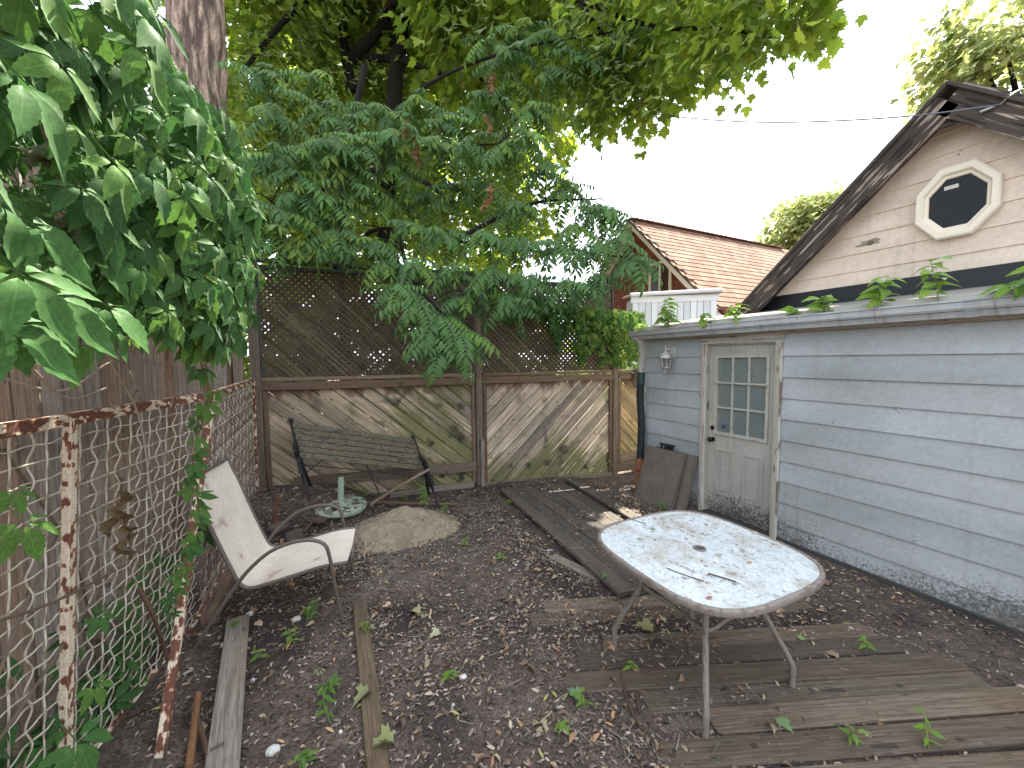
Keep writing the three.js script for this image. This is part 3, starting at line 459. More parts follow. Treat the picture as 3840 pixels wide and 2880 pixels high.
// ───────── slabs leaning on the wall ─────────
const concTex = tex(512, 512, (u, v, c) => { const n = fbm(u * 5, v * 5, 5, 5, 5), s = fbm(u * 30, v * 12, 3, 30, 12), e = vn(u * 120, v * 120, 120, 120); mix3(c, [112, 104, 94], [88, 80, 72], n); if (s > 0.6) tint(c, [70, 64, 58], (s - 0.6) * 1.6); const q = 0.88 + 0.24 * e; c[0] *= q; c[1] *= q; c[2] *= q; });
const concM = std({ map: concTex, bumpMap: rustBump, bumpScale: 0.003, roughness: 0.95 });
{
  const slab = (label, foot, w, h, t, lean, yaw) => { const g = bar(w, t, h, { c: 0.008, seg: 3, uS: 0.7, vS: 0.7, ragged: 0.006 }); g.translate(-w / 2, h / 2, 0); const m = solo('concrete_slab', g, concM, label, 'slab', 'slabs leaning on the garage wall'); m.rotation.set(0, yaw, 0, 'YXZ'); m.rotation.order = 'YXZ'; m.rotation.x = lean; m.position.set(...foot); return m; };
  slab('dark stained concrete slab leaning outermost against the clapboard', [3.67, -0.05, -3.5], 0.58, 0.76, 0.05, -0.36, -M_.PI / 2 + 0.02);
  slab('thicker concrete slab with ridged edge leaning behind another slab', [3.79, -0.05, -3.42], 0.6, 0.74, 0.07, -0.3, -M_.PI / 2 + 0.02);
  const br = thing('hand_brush', 'black bristle brush head lying on top of the leaning slabs', 'brush', [3.955, 0.68, -3.52], 0.1);
  part('brush_block', bar(0.2, 0.05, 0.02, {}).translate(-0.1, 0.04, 0).rotateY(M_.PI / 2), std({ color: 0x15161a, roughness: 0.7 }), br);
  const bs = []; for (let k = 0; k < 90; k++) { const z = rr(-0.1, 0.1), x = rr(-0.025, 0.025); bs.push(tube([[x, 0.032, z], [x + rr(-0.012, 0.012), -0.015, z + rr(-0.01, 0.01)]], 0.0022, 1, 4, { cap: false })); }
  const bp = part('bristles', merge(bs), std({ color: 0x121317, roughness: 0.6 }), br); bp.userData.kind = 'stuff';
}
solo('flat_stone', xf(extrude([[-0.36, -0.1], [0.2, -0.24], [0.42, -0.05], [0.3, 0.2], [-0.05, 0.16]], 0.045, 0.008), { r: [-M_.PI / 2, 0, 0], p: [3.95, -0.11, -4.42] }), std({ map: concTex, color: 0xe6c9b4, roughness: 0.95 }), 'flat pinkish paving stone by the fence post near the drain', 'stone');

// ───────── patio table ─────────
{
  const C = [1.955, 0, -1.49], t = thing('patio_table', 'square glass patio table with rounded taupe rim and bent tube legs', 'table', C, -0.03);
  const rim = [], n = 96, se = (a, r) => { const c = M_.cos(a), s = M_.sin(a), e = 2 / 3.4; return [M_.sign(c) * M_.abs(c) ** e * r, M_.sign(s) * M_.abs(s) ** e * r]; };
  const RX = 0.515;
  // rim: swept profile along the superellipse
  const prof = [[0, 0.006], [-0.006, 0.014], [-0.02, 0.0165], [-0.024, 0.012], [-0.024, -0.008], [-0.004, -0.019], [0.0, -0.014]];
  { const P = [], I = [], U = []; for (let i = 0; i <= n; i++) { const a = i / n * 2 * M_.PI, p = se(a, RX), q = se(a + 0.004, RX), tx = q[0] - p[0], tz = q[1] - p[1], l = M_.hypot(tx, tz), nx = tz / l, nz = -tx / l; prof.forEach(([d, y], k) => { P.push(p[0] + nx * d, 0.712 + y, p[1] + nz * d); U.push(i / 8, k / 6); }); } const m = prof.length; for (let i = 0; i < n; i++) for (let k = 0; k < m; k++) { const a = i * m + k, b = i * m + (k + 1) % m; I.push(a, b, a + m, b, b + m, a + m); } const g = new THREE.BufferGeometry(); g.setAttribute('position', new THREE.Float32BufferAttribute(P, 3)); g.setAttribute('uv', new THREE.Float32BufferAttribute(U, 2)); g.setIndex(I); g.computeVertexNormals();
    const ft = tex(256, 256, (u, v, c) => { const k = fbm(u * 12, v * 12, 4, 12, 12); mix3(c, [130, 121, 112], [110, 101, 93], k); if (k > 0.64) tint(c, [84, 66, 54], 0.6); });
    var frameM = std({ map: ft, roughness: 0.55 }); part('rim', g, frameM, t); }
  // glass top, dirt and rain dust printed into it
  const top = tex(800, 800, (u, v, c) => {
    const x = u * 1.03, y = v * 1.03, a = fbm(x * 3, y * 3, 4), b = fbm(x * 44, y * 44, 3), e = vn(x * 190, y * 190), s = fbm(x * 9 + 4, y * 9, 4);
    mix3(c, [196, 201, 203], [170, 175, 177], a); tint(c, [150, 140, 124], M_.max(0, s - 0.52) * 2.4); 
    if (b > 0.66) tint(c, [96, 84, 72], (b - 0.66) * 4.5); if (e > 0.93) tint(c, [70, 60, 52], 0.65); const q = 0.93 + 0.14 * vn(x * 70, y * 70); c[0] *= q; c[1] *= q; c[2] *= q;
  });
  const sh = new THREE.Shape(); for (let i = 0; i <= n; i++) { const p = se(i / n * 2 * M_.PI, RX - 0.018); i ? sh.lineTo(...p) : sh.moveTo(...p); } const hp = new THREE.Path(); hp.absarc(0, 0, 0.026, 0, M_.PI * 2, true); sh.holes.push(hp);
  const tg = new THREE.ExtrudeGeometry(sh, { depth: 0.006, bevelEnabled: false, curveSegments: 20 }); tg.rotateX(-M_.PI / 2); tg.translate(0, 0.716, 0); planar(tg, (x) => x / 1.03 + 0.5, (x, y, z) => z / 1.03 + 0.5);
  const rgh = tex(512, 512, (u, v, c) => { c[0] = c[1] = c[2] = 255 * M_.min(1, 0.25 + 0.45 * fbm(u * 20, v * 20, 4) + 0.2 * fbm(u * 4, v * 4, 3)); }, false);
  part('glass_top', tg, new THREE.MeshPhysicalMaterial({ map: top, roughnessMap: rgh, roughness: 0.8, clearcoat: 0.35, clearcoatRoughness: 0.3, side: THREE.DoubleSide }), t, 'frosted glass top dusted with dirt');
  part('umbrella_ring', new THREE.TorusGeometry(0.03, 0.007, 8, 24).rotateX(M_.PI / 2).translate(0, 0.724, 0), std({ color: 0x6d655c, roughness: 0.5 }), t);
  const feet = [[-0.36, 0.335], [-0.42, -0.25], [0.21, 0.4], [0.22, -0.24]].map(([x, z]) => [x, z]);
  for (const [sx, sz] of [[-1, 1], [-1, -1], [1, 1], [1, -1]]) {
    const tx = 0.235 * sx, tz = 0.235 * sz, fx = 0.345 * sx, fz = 0.335 * sz;
    part('leg', tube([[tx, 0.69, tz], [tx, 0.55, tz], [tx, 0.41, tz], [tx * 1.05, 0.375, tz * 1.05], [lerp(tx, fx, 0.5), 0.27, lerp(tz, fz, 0.5)], [fx * 0.97, 0.155, fz * 0.97], [fx, 0.115, fz], [fx, 0.06, fz], [fx, 0.0, fz]], 0.0165, 40, 12), frameM, t);
  }
  part('brace_ring', tube([[0.222, 0.44, 0.222], [0.2, 0.425, 0], [0.222, 0.44, -0.222], [0, 0.425, -0.2], [-0.222, 0.44, -0.222], [-0.2, 0.425, 0], [-0.222, 0.44, 0.222], [0, 0.425, 0.2]], 0.0125, 60, 10, { closed: true }), frameM, t);
  for (const s of [-1, 1]) part('support_bar', tube([[-0.47, 0.692, 0.2 * s], [0.47, 0.692, 0.2 * s]], 0.012, 1, 8), frameM, t);
}

// ───────── sling chair ─────────
{
  const t = thing('sling_chair', 'tan mesh sling patio chair with grey-brown tube arms beside the wire panel', 'chair', [-0.28, 0, -3.28], -0.17);
  const sl = tex(512, 512, (u, v, c) => { const wx = M_.sin(u * 2 * M_.PI * 28), wy = M_.sin(v * 2 * M_.PI * 28), k = wx * wy > 0 ? 1 : 0.86, n = fbm(u * 6, v * 6, 4, 6, 6), e = vn(u * 200, v * 200, 200, 200); mix3(c, [238, 226, 210], [218, 204, 188], n); c[0] *= k; c[1] *= k; c[2] *= k; if (n > 0.64) tint(c, [120, 98, 84], (n - 0.64) * 3); const q = 0.9 + 0.2 * e; c[0] *= q; c[1] *= q; c[2] *= q; });
  const slM = std({ map: sl, roughness: 0.95, bumpMap: tex(512, 512, (u, v, c) => { c[0] = c[1] = c[2] = 128 + 100 * M_.sin(u * 2 * M_.PI * 28) * M_.sin(v * 2 * M_.PI * 28); }, false), bumpScale: 0.002 });
  const fm = std({ color: 0x655b54, roughness: 0.5, metalness: 0.2 });
  const prof = new THREE.CatmullRomCurve3([V(-0.47, 1.1, 0), V(-0.455, 1.04, 0), V(-0.41, 0.92, 0), V(-0.34, 0.7, 0), V(-0.26, 0.47, 0), V(-0.215, 0.365, 0), V(-0.165, 0.335, 0), V(-0.08, 0.342, 0), V(0.1, 0.375, 0), V(0.3, 0.41, 0), V(0.44, 0.412, 0)]);
  // sling
  { const n = 60, m = 14, w = 0.285, P = [], U = [], I = []; for (let i = 0; i <= n; i++) { const s = i / n, p = prof.getPointAt(s), tg = prof.getTangentAt(s), nx = -tg.y, ny = tg.x; for (let j = 0; j <= m; j++) { const q = j / m * 2 - 1, sag = -0.022 * (1 - q * q) * (s > 0.55 ? 1.2 : 0.7); P.push(p.x + nx * -sag * -1, p.y + ny * -sag * -1, q * w); U.push(s * 2.6, q * 0.5); } } for (let i = 0; i < n; i++) for (let j = 0; j < m; j++) { const a = i * (m + 1) + j; I.push(a, a + 1, a + m + 1, a + 1, a + m + 2, a + m + 1); } const g = new THREE.BufferGeometry(); g.setAttribute('position', new THREE.Float32BufferAttribute(P, 3)); g.setAttribute('uv', new THREE.Float32BufferAttribute(U, 2)); g.setIndex(I); g.computeVertexNormals(); part('sling', g, slM, t); }
  for (const s of [-1, 1]) {
    const pts = []; for (let i = 0; i <= 30; i++) { const p = prof.getPointAt(i / 30); p.z = s * 0.298; pts.push(p); }
    const g = tube(pts, 0.013, 60, 8); g.scale(1, 1, 1.0); part('side_rail', g, fm, t);
    part('arm', tube([[-0.47, 0.02, 0.36 * s], [-0.36, 0.19, 0.345 * s], [-0.235, 0.375, 0.325 * s], [-0.15, 0.48, 0.33 * s], [-0.02, 0.585, 0.335 * s], [0.12, 0.628, 0.335 * s], [0.24, 0.622, 0.335 * s], [0.31, 0.58, 0.335 * s], [0.335, 0.5, 0.335 * s], [0.36, 0.3, 0.335 * s], [0.405, 0.0, 0.335 * s]], 0.0125, 70, 9), fm, t);
  }
  part('crossbar', tube([[0.32, 0.355, -0.33], [0.32, 0.355, 0.33]], 0.011, 1, 8), fm, t);
  part('crossbar', tube([[-0.29, 0.335, -0.33], [-0.29, 0.335, 0.33]], 0.011, 1, 8), fm, t);
  part('crossbar', tube([[-0.47, 1.095, -0.298], [-0.47, 1.095, 0.298]], 0.012, 1, 8), fm, t);
}

// ───────── broken park bench, tipped up at its left end ─────────
{
  const t = thing('park_bench', 'broken park bench with black iron ends and lichen-grey slats', 'bench', [1.24, 0, -5.02], 0);
  t.rotation.set(0, 0, 0);
  const iron = std({ map: tex(256, 256, (u, v, c) => { const n = fbm(u * 20, v * 20, 4, 20, 20); mix3(c, [30, 29, 32], [46, 43, 43], n); if (n > 0.68) tint(c, [92, 70, 56], 0.4); }), roughness: 0.55, metalness: 0.3 });
  const lich = tex(700, 180, (u, v, c) => { const n = fbm(u * 30, v * 8, 4, 30, 8), g = fbm(u * 8, v * 60, 3, 8, 60), e = fbm(u * 110, v * 30, 3, 110, 30); mix3(c, [112, 104, 88], [76, 70, 60], g); if (e > 0.56) tint(c, [150, 146, 124], M_.min(0.7, (e - 0.56) * 6)); if (n > 0.6) tint(c, [96, 92, 56], 0.5); if (n < 0.36) tint(c, [54, 50, 46], 0.6); });
  const slM = std({ map: lich, roughness: 0.95, bumpMap: woodBump, bumpScale: 0.003 });
  const L = 1.42, rack = (g) => { const P = g.attributes.position; for (let i = 0; i < P.count; i++) { const x = P.getX(i), y = P.getY(i); P.setXY(i, x - 0.2 * y, y * 0.92 - x * 0.245); } g.computeVertexNormals(); return g; };   // the frame has racked: its left end stands higher
  // local: x from -L (left end) to 0 (right end), y up, z to the front
  const back = (s) => [lerp(0.06, -0.17, s), lerp(0.43, 0.86, s)];    // z, y along the backrest
  for (let k = 0; k < 6; k++) { const [z, y] = back(0.1 + k * 0.165); const g = bar(L - 0.02, 0.02, 0.07, { c: 0.004, seg: 6, warp: rr(-0.006, 0.003), uS: 1.2, vS: 0.3 }); g.rotateX(-0.46); g.translate(-L + 0.01, y, z + 0.028); part('back_slat', rack(g), slM, t); }
  for (const x of [-L, 0]) {
    const e = part('iron_end', rack(merge([
      tube([[x, 0.9, -0.19], [x, 0.82, -0.165], [x, 0.66, -0.07], [x, 0.5, 0.01], [x, 0.4, 0.06], [x, 0.3, 0.03], [x, 0.16, -0.05], [x, 0.0, -0.13]], [0.026, 0.018], 30, 8),
      tube([[x, 0.62, -0.05], [x, 0.63, 0.1], [x, 0.625, 0.25], [x, 0.59, 0.33], [x, 0.55, 0.31], [x, 0.555, 0.275]], [0.024, 0.018], 24, 8),
      tube([[x, 0.59, 0.31], [x, 0.5, 0.27], [x, 0.42, 0.3], [x, 0.38, 0.37], [x, 0.33, 0.385]], 0.022, 20, 8),
      tube([[x, 0.4, 0.32], [x, 0.27, 0.3], [x, 0.13, 0.335], [x, 0.0, 0.41]], [0.021, 0.015], 20, 8),
      tube([[x, 0.4, 0.05], [x, 0.375, 0.15], [x, 0.385, 0.27], [x, 0.4, 0.33]], 0.015, 16, 8)])), iron, t);
    for (let k = 0; k < 5; k++) { const z = 0.06 + k * 0.052; part('scroll', rack(tube([[x, 0.39, z], [x, 0.45, z + 0.03], [x, 0.52, z - 0.012], [x, 0.57, z + 0.02], [x, 0.62, z]], 0.011, 14, 6)), iron, e); part('scroll', rack(tube([[x, 0.38, z], [x, 0.33, z - 0.02], [x, 0.27, z * 0.9 + 0.03], [x, 0.22, z * 0.6 + 0.08]], 0.01, 10, 6)), iron, e); }
    for (let k = 0; k < 6; k++) { const [z, y] = back(0.1 + k * 0.165); part('bolt', rack(new THREE.SphereGeometry(0.009, 8, 6).translate(x + (x < -1 ? 0.05 : -0.05), y, z + 0.04)), iron, e); }
  }
  part('tie_rod', rack(tube([[-L, 0.36, 0.1], [0, 0.36, 0.1]], 0.007, 1, 6)), iron, t);
}
const rodM = std({ color: 0x3a332e, roughness: 0.7, metalness: 0.4 });
solo('fallen_plank', beam([0.447, 0.152, -4.729], [1.125, 0.524, -4.584], 0.06, 0.022, { c: 0.004, seg: 4, warp: 0.01 }), MW.brown[0], 'long brown slat fallen diagonally from the bench arm to the ground', 'board');
solo('fallen_plank', beam([0.085, 0.1, -5.194], [1.528, 0.02, -4.546], 0.035, 0.02, { c: 0.003, ragged: 0.02 }), MW.brown[1], 'thin wooden batten lying flat on the soil before the bench', 'board');
solo('metal_rod', tube([[0.434, 0.581, -4.981], [0.531, 0.32, -4.871], [0.59, 0.184, -4.814]], 0.009, 8, 7), rodM, 'short brown rod hanging upright under the bench slats', 'rod');
solo('metal_rod', tube([[0.119, 0.776, -4.999], [-0.084, 0.644, -5.049], [-0.275, 0.492, -5.093]], 0.007, 8, 7), rodM, 'thin dark rod poking through the bench back', 'rod');

// ───────── parasol foot ─────────
{
  const t = thing('parasol_base', 'ornate pale green cast parasol foot with short upright pole', 'parasol base', [0.13, 0.13, -4.86], 0); t.rotation.set(0.1, 0.3, -0.05);
  const pt = tex(256, 256, (u, v, c) => { const n = fbm(u * 12, v * 12, 4, 12, 12); mix3(c, [160, 170, 150], [128, 138, 118], n); if (n > 0.54) tint(c, [88, 76, 58], 0.75); }); const m = std({ map: pt, roughness: 0.75 });
  const s = new THREE.Shape(); s.absarc(0, 0, 0.275, 0, M_.PI * 2);
  for (let k = 0; k < 8; k++) { const a = k * M_.PI / 4; const h = new THREE.Path(); h.absellipse(M_.cos(a) * 0.165, M_.sin(a) * 0.165, 0.062, 0.034, 0, M_.PI * 2, true, a + 0.7); s.holes.push(h); const h2 = new THREE.Path(), b = a + M_.PI / 8; h2.absellipse(M_.cos(b) * 0.23, M_.sin(b) * 0.23, 0.026, 0.017, 0, M_.PI * 2, true, b + M_.PI / 2); s.holes.push(h2); const h3 = new THREE.Path(); h3.absellipse(M_.cos(b) * 0.085, M_.sin(b) * 0.085, 0.022, 0.013, 0, M_.PI * 2, true, b); s.holes.push(h3); }
  const g = new THREE.ExtrudeGeometry(s, { depth: 0.018, bevelEnabled: true, bevelSize: 0.005, bevelThickness: 0.006, bevelSegments: 2, curveSegments: 20 }); g.rotateX(-M_.PI / 2); planar(g, (x) => x * 2, (x, y, z) => z * 2);
  const P = g.attributes.position; for (let i = 0; i < P.count; i++) { const r = M_.hypot(P.getX(i), P.getZ(i)); P.setY(i, P.getY(i) + 0.035 * (1 - (r / 0.28) ** 2) + 0.02); } g.computeVertexNormals();
  part('openwork_disc', g, m, t);
  part('rim', new THREE.TorusGeometry(0.275, 0.016, 10, 60).rotateX(M_.PI / 2).scale(1, 1.5, 1).translate(0, 0.018, 0), m, t);
  const pole = part('pole', new THREE.LatheGeometry([[0.022, 0.05], [0.033, 0.05], [0.033, 0.36], [0.028, 0.362], [0.022, 0.355], [0.022, 0.06]].map((p) => new THREE.Vector2(...p)), 20), std({ color: 0x9fae98, roughness: 0.6 }), t);
  part('thumb_screw', tube([[0.03, 0.29, 0], [0.06, 0.295, 0.01]], 0.006, 1, 8), std({ color: 0x8d8a82, metalness: 0.5, roughness: 0.5 }), pole);
}
// ───────── sand mound ─────────
{
  const n = 70, P = [], U = [], I = [], cx = 0.72, cz = -4.2, lump = (x, z) => 0.05 * sm(0.52, 0.7, fbm(x * 4.3 + 2, z * 4.3 + 9, 2));
  for (let j = 0; j <= n; j++) for (let i = 0; i <= n; i++) { const x = cx - 0.85 + 1.7 * i / n, z = cz - 0.7 + 1.4 * j / n, r = M_.hypot((x - cx) / 0.62, (z - cz) / 0.5), e = fbm(x * 3 + 7, z * 3 + 3, 3) * 0.5; const h = lump(x, z) * (r < 1 ? 1 - r : 0) + 0.22 * M_.exp(-r * r * 1.5) + (e - 0.25) * 0.16 + 0.05 * (fbm(x * 13, z * 13, 3) - 0.5) - 0.06 * sm(0.45, 1.2, r); P.push(x, ground(x, z) + h - 0.012, z); U.push(x, z); }
  for (let j = 0; j < n; j++) for (let i = 0; i < n; i++) { const a = j * (n + 1) + i; I.push(a, a + n + 1, a + 1, a + 1, a + n + 1, a + n + 2); }
  const g = new THREE.BufferGeometry(); g.setAttribute('position', new THREE.Float32BufferAttribute(P, 3)); g.setAttribute('uv', new THREE.Float32BufferAttribute(U, 2)); g.setIndex(I); g.computeVertexNormals();
  const st = tex(512, 512, (u, v, c) => { const a = fbm(u * 6, v * 6, 4, 6, 6), b = fbm(u * 50, v * 50, 3, 50, 50), e = vn(u * 260, v * 260, 260, 260); mix3(c, [160, 146, 122], [126, 112, 94], b); tint(c, [104, 90, 76], M_.max(0, a - 0.5) * 2); if (e > 0.88) tint(c, [196, 186, 168], 0.6); if (e < 0.1) tint(c, [70, 58, 48], 0.7); });
  structure('sand_mound', g, std({ map: st, bumpMap: rustBump, bumpScale: 0.01, roughness: 1 }));
}
var moundH = (x, z) => { const r = M_.hypot((x - 0.72) / 0.62, (z + 4.2) / 0.5); return 0.22 * M_.exp(-r * r * 1.5) - 0.06 * sm(0.45, 1.2, r) - 0.012 + (fbm(x * 3 + 7, z * 3 + 3, 3) * 0.5 - 0.25) * 0.16; };

// ───────── walkway of dark planks, old deck planks, loose boards ─────────
{
  const t = thing('plank_walkway', 'raised walkway of black weathered planks leading to the back fence', 'walkway', [2.1, 0, -3.4]);
  const put = (x0, x1, z0, z1, y, m, lab) => part('plank', beam([x0 - 2.1, y, z0 + 3.4], [x1 - 2.1, y, z1 + 3.4], 0.15, 0.036, { c: 0.004, seg: 4, warp: rr(-0.004, 0.004), ragged: 0.012 }), m, t, lab);
  const wk = [0xfff2e6, 0xe6dcd2, 0xd4ccc4].map((c) => woodM(darkWood, c));
  put(2.03, 2.2, -2.16, -4.7, 0.05, wk[0]); put(2.19, 2.365, -2.14, -4.72, 0.04, wk[1]); put(2.35, 2.53, -2.05, -4.74, 0.034, wk[0]); put(2.508, 2.695, -2.3, -4.78, 0.03, wk[2]); put(2.666, 2.86, -2.4, -4.76, 0.03, wk[0]); put(2.824, 3.025, -2.5, -4.74, 0.026, wk[1]); put(3.06, 3.27, -2.6, -4.7, 0.034, wk[0]);
  for (const z of [-2.35, -3.4, -4.5]) part('bearer', beam([2.14 - 2.1, 0.0, z + 3.4], [3.3 - 2.1, 0.0, z + 3.4], 0.07, 0.03, {}), MW.dark[2], t);
}
{
  const t = thing('old_deck', 'sunken rotting deck planks half buried in soil under the table', 'deck', [2.4, 0, -1.3]);
  const d = V(0.92, 0, 0.392), nn = V(-0.392, 0, 0.92), o = V(1.75, 0, -1.55);   // run of the planks, and across them
  const rows = [[-0.64, -0.62, 0.5, 0.004], [-0.5, -0.75, 1.3, 0.002], [-0.24, -0.3, 1.5, 0.004], [-0.1, -0.5, 1.55, 0.008], [0.06, -0.6, 1.7, 0.016], [0.2, -0.2, 1.75, 0.006], [0.335, 0.1, 1.85, 0.012], [0.49, -0.25, 1.9, 0.018], [0.645, -0.4, 2.1, 0.02], [0.8, -0.8, 2.2, 0.022], [0.955, -0.9, 2.2, 0.018], [1.11, -0.9, 2.2, 0.02]];
  const mats = [woodM(greyWood, 0xd2c6b8), woodM(greyWood, 0xb0a498), woodM(greyWood, 0xc0b4a6), woodM(greyWood, 0x96908a), woodM(greyWood, 0xa89c90), woodM(greyWood, 0xb6aea4)];
  rows.forEach(([c, a, b, y], k) => { const p = o.clone().addScaledVector(nn, c).addScaledVector(d, a), q = o.clone().addScaledVector(nn, c + rr(-0.015, 0.015)).addScaledVector(d, b + rr(-0.05, 0.05)); const yy = y - 0.0095; part('plank', beam([p.x - 2.4, yy - 0.008, p.z + 1.3], [q.x - 2.4, yy, q.z + 1.3], 0.138, 0.036, { c: 0.005, seg: 5, warp: rr(-0.004, 0.004), ragged: 0.02 }), mats[k % mats.length], t); });
  part('plank', beam([1.86 - 2.4, 0.004, -2.95 + 1.3], [2.02 - 2.4, 0.002, -2.45 + 1.3], 0.1, 0.03, { ragged: 0.03 }), MW.grey[1], t);
}
solo('loose_board', beam([-0.44, 0.03, -1.75], [-0.6, 0.04, -3.2], 0.13, 0.034, { c: 0.004, seg: 4, warp: 0.006, ragged: 0.01 }), MW.grey[0], 'grey loose board lying at the rear foot of the sling chair', 'board');
solo('loose_board', beam([0.155, -0.002, -1.65], [0.185, 0.008, -3.06], 0.095, 0.034, { c: 0.006, seg: 5, warp: 0.004, ragged: 0.03 }), woodM(greyWood, 0xbfae98, 0.006), 'rotted tan board sunk in the soil at the chair front leg', 'board');
solo('angle_iron', beam([-0.752, 0, -2.245], [-0.69, 1.585, -3.27], 0.04, 0.03, { c: 0.003, uS: 0.6, vS: 0.6 }), std({ map: rustTex(0.46), roughness: 0.9 }), 'rusty iron bar with flaking paint leaning on the wire panels', 'metal bar');
solo('edging_timber', beam([-0.78, 0.05, -3.25], [-0.72, 0.1, -4.7], 0.09, 0.1, { c: 0.01, seg: 4, ragged: 0.02 }), MW.brown[1], 'rough edging timber on the soil below the rust-brown wire panel', 'timber');
solo('tool_handle', tube([[-0.6, 0.05, -2.076], [-0.673, 0.05, -2.534]], [0.017, 0.017], 24, 10), std({ map: brownWood, color: 0xf0c8a0, roughness: 0.7 }), 'round wooden tool handle lying beside the grey board', 'tool handle');
solo('tool_handle', tube([[-0.534, 0, -4.667], [-0.464, 0.476, -4.577]], [0.018, 0.016], 24, 10), std({ map: brownWood, color: 0xd8b088, roughness: 0.7 }), 'upright wooden stake standing in the corner behind the chair', 'tool handle');

// ───────── neighbour's house with red shingle roof, and its white annex ─────────
{
  const o = V(8, 0, -8.57), t = thing('house', 'brick-red house with pink shingle roof beyond the fence', 'house', o.toArray());
  const yr = 5.76, ye = 2.95, run = 2.76, slope = M_.atan2(yr - ye, run), SL = M_.hypot(yr - ye, run), len = 9.2;
  const red = tex(512, 256, (u, v, c) => { const n = fbm(u * 16, v * 16, 4, 16, 16), e = vn(u * 200, v * 100, 200, 100); mix3(c, [128, 72, 56], [104, 56, 46], n); const q = 0.88 + 0.24 * e; c[0] *= q; c[1] *= q; c[2] *= q; });
  const redM = [std({ map: red, roughness: 0.95 }), std({ map: red, color: 0xe4dcd8, roughness: 0.95 })];
  // gable boards (clipped to the triangle), wall plane 0.25 m inside the verge
  const gw = (y) => (yr - 0.12 - y) * run / (yr - ye);
  for (let k = 0; k < 16; k++) { const y0 = 1.5 + k * 0.26, y1 = y0 + 0.255; if (gw(y0) < 0.1) break; const a = M_.min(gw(y0), run), b = M_.max(0.02, M_.min(gw(y1), run)); const g = extrude([[-a, y0], [a, y0], [b, M_.min(y1, yr - 0.15)], [-b, M_.min(y1, yr - 0.15)]], 0.012); g.rotateY(-M_.PI / 2); g.translate(0.25, 0, 0); planar(g, (x, y, z) => z, (x, y) => y); part('gable_board', g, redM[k % 2], t); }
  part('wall', merge([box(0.26, 0.4, 0, 2.95, -run, run), box(0.4, len, 0, 2.95, run - 0.2, run - 0.02), (() => { const g = extrude([[-run, 2.95], [run, 2.95], [0, yr - 0.1]], 0.08); g.rotateY(-M_.PI / 2); g.translate(0.37, 0, 0); return g; })()]), redM[0], t);
  // roof decks
  const deckT = tex(256, 256, (u, v, c) => { const n = fbm(u * 20, v * 20, 3, 20, 20), e = vn(u * 128, v * 128, 128, 128); mix3(c, [148, 118, 98], [120, 92, 76], n); const q = 0.84 + 0.32 * e; c[0] *= q; c[1] *= q; c[2] *= q; });
  for (const s of [1, -1]) part('roof', beam([len / 2 - 0.05, yr - 0.02, 0], [len / 2 - 0.05, ye - 0.02, s * run], len, 0.05, { c: 0.004, uS: 1, vS: 1 }), std({ map: deckT, roughness: 0.95 }), t);
  const shM = [0xffffff, 0xe8dcd6, 0xf6e6de, 0xd6c6c0].map((c) => std({ map: deckT, color: c, roughness: 0.95 }));
  const nC = 19, eX = SL / nC, tw = 0.262, tab = bar(tw - 0.006, 0.2, 0.011, { c: 0.002, u0: 0, v0: 0, uS: 0.6, vS: 0.6 }); const rest = []; let cnt = 0;
  for (let r = 0; r < nC; r++) { const s = (r + 0.5) * eX, xm = lerp(8.7, 1.4, r / (nC - 1)); for (let k = 0; k * tw < xm; k++) { const x = -0.04 + k * tw + (r % 2) * tw / 2 - tw / 2; if (x < -0.06 && r % 2 === 0 && k === 0) continue; const mtx = new THREE.Matrix4().makeRotationX(slope - 0.05).setPosition(M_.max(-0.06, x), yr - s * M_.sin(slope) + 0.018 * M_.cos(slope) + 0.014, s * M_.cos(slope) + 0.02); if (x < 5.0 && cnt < 298) { const m = part('shingle', tab, shM[M_.floor(hsh(k + 9, r + 3) * 3.99)], t); m.applyMatrix4(mtx); cnt++; } else rest.push(tab.clone().applyMatrix4(mtx)); } }
  part('shingle', merge(rest), shM[0], t).userData.kind = 'stuff';
  for (let k = 0; k < 34; k++) { const g = bar(0.24, 0.3, 0.02, { c: 0.004, u0: k, v0: 0, uS: 0.6, vS: 0.6 }); g.rotateZ(0.06); part('ridge_tile', g.translate(-0.06 + k * 0.215, yr + 0.02, 0), shM[k % 4], t); }
  const wt = std({ color: 0xcfc4b4, roughness: 0.7 });
  for (const s of [1, -1]) { part('verge_board', beam([-0.03, yr - 0.09, s * 0.02], [-0.03, ye - 0.12, s * run], 0.03, 0.15, { c: 0.004 }), wt, t); part('drip_edge', beam([-0.052, yr + 0.005, 0], [-0.052, ye - 0.02, s * run], 0.02, 0.035, { c: 0.002 }), std({ color: 0x25252a, roughness: 0.6 }), t); part('soffit', beam([0.12, yr - 0.15, s * 0.02], [0.12, ye - 0.18, s * run], 0.26, 0.015, { c: 0.002 }), wt, t); }
  const w = part('window', merge([box(0.19, 0.24, 3.15, 4.35, 0.55, 0.62), box(0.19, 0.24, 3.15, 4.35, 1.24, 1.31), box(0.19, 0.24, 4.35, 4.42, 0.55, 1.31), box(0.19, 0.24, 3.08, 3.15, 0.55, 1.31), box(0.2, 0.235, 3.15, 4.35, 0.9, 0.96)]), wt, t);
  part('pane', box(0.225, 0.23, 3.15, 4.35, 0.62, 0.9), std({ color: 0x4a4c50, roughness: 0.15 }), w);
  for (let k = 0; k < 26; k++) { const g = box(-0.014, 0.014, -0.003, 0.003, 0.965, 1.235); g.rotateZ(0.8); g.translate(0.215, 3.18 + k * 0.046, 0); part('louvre', g, std({ color: 0x2a2a2e, roughness: 0.6 }), w); }
}
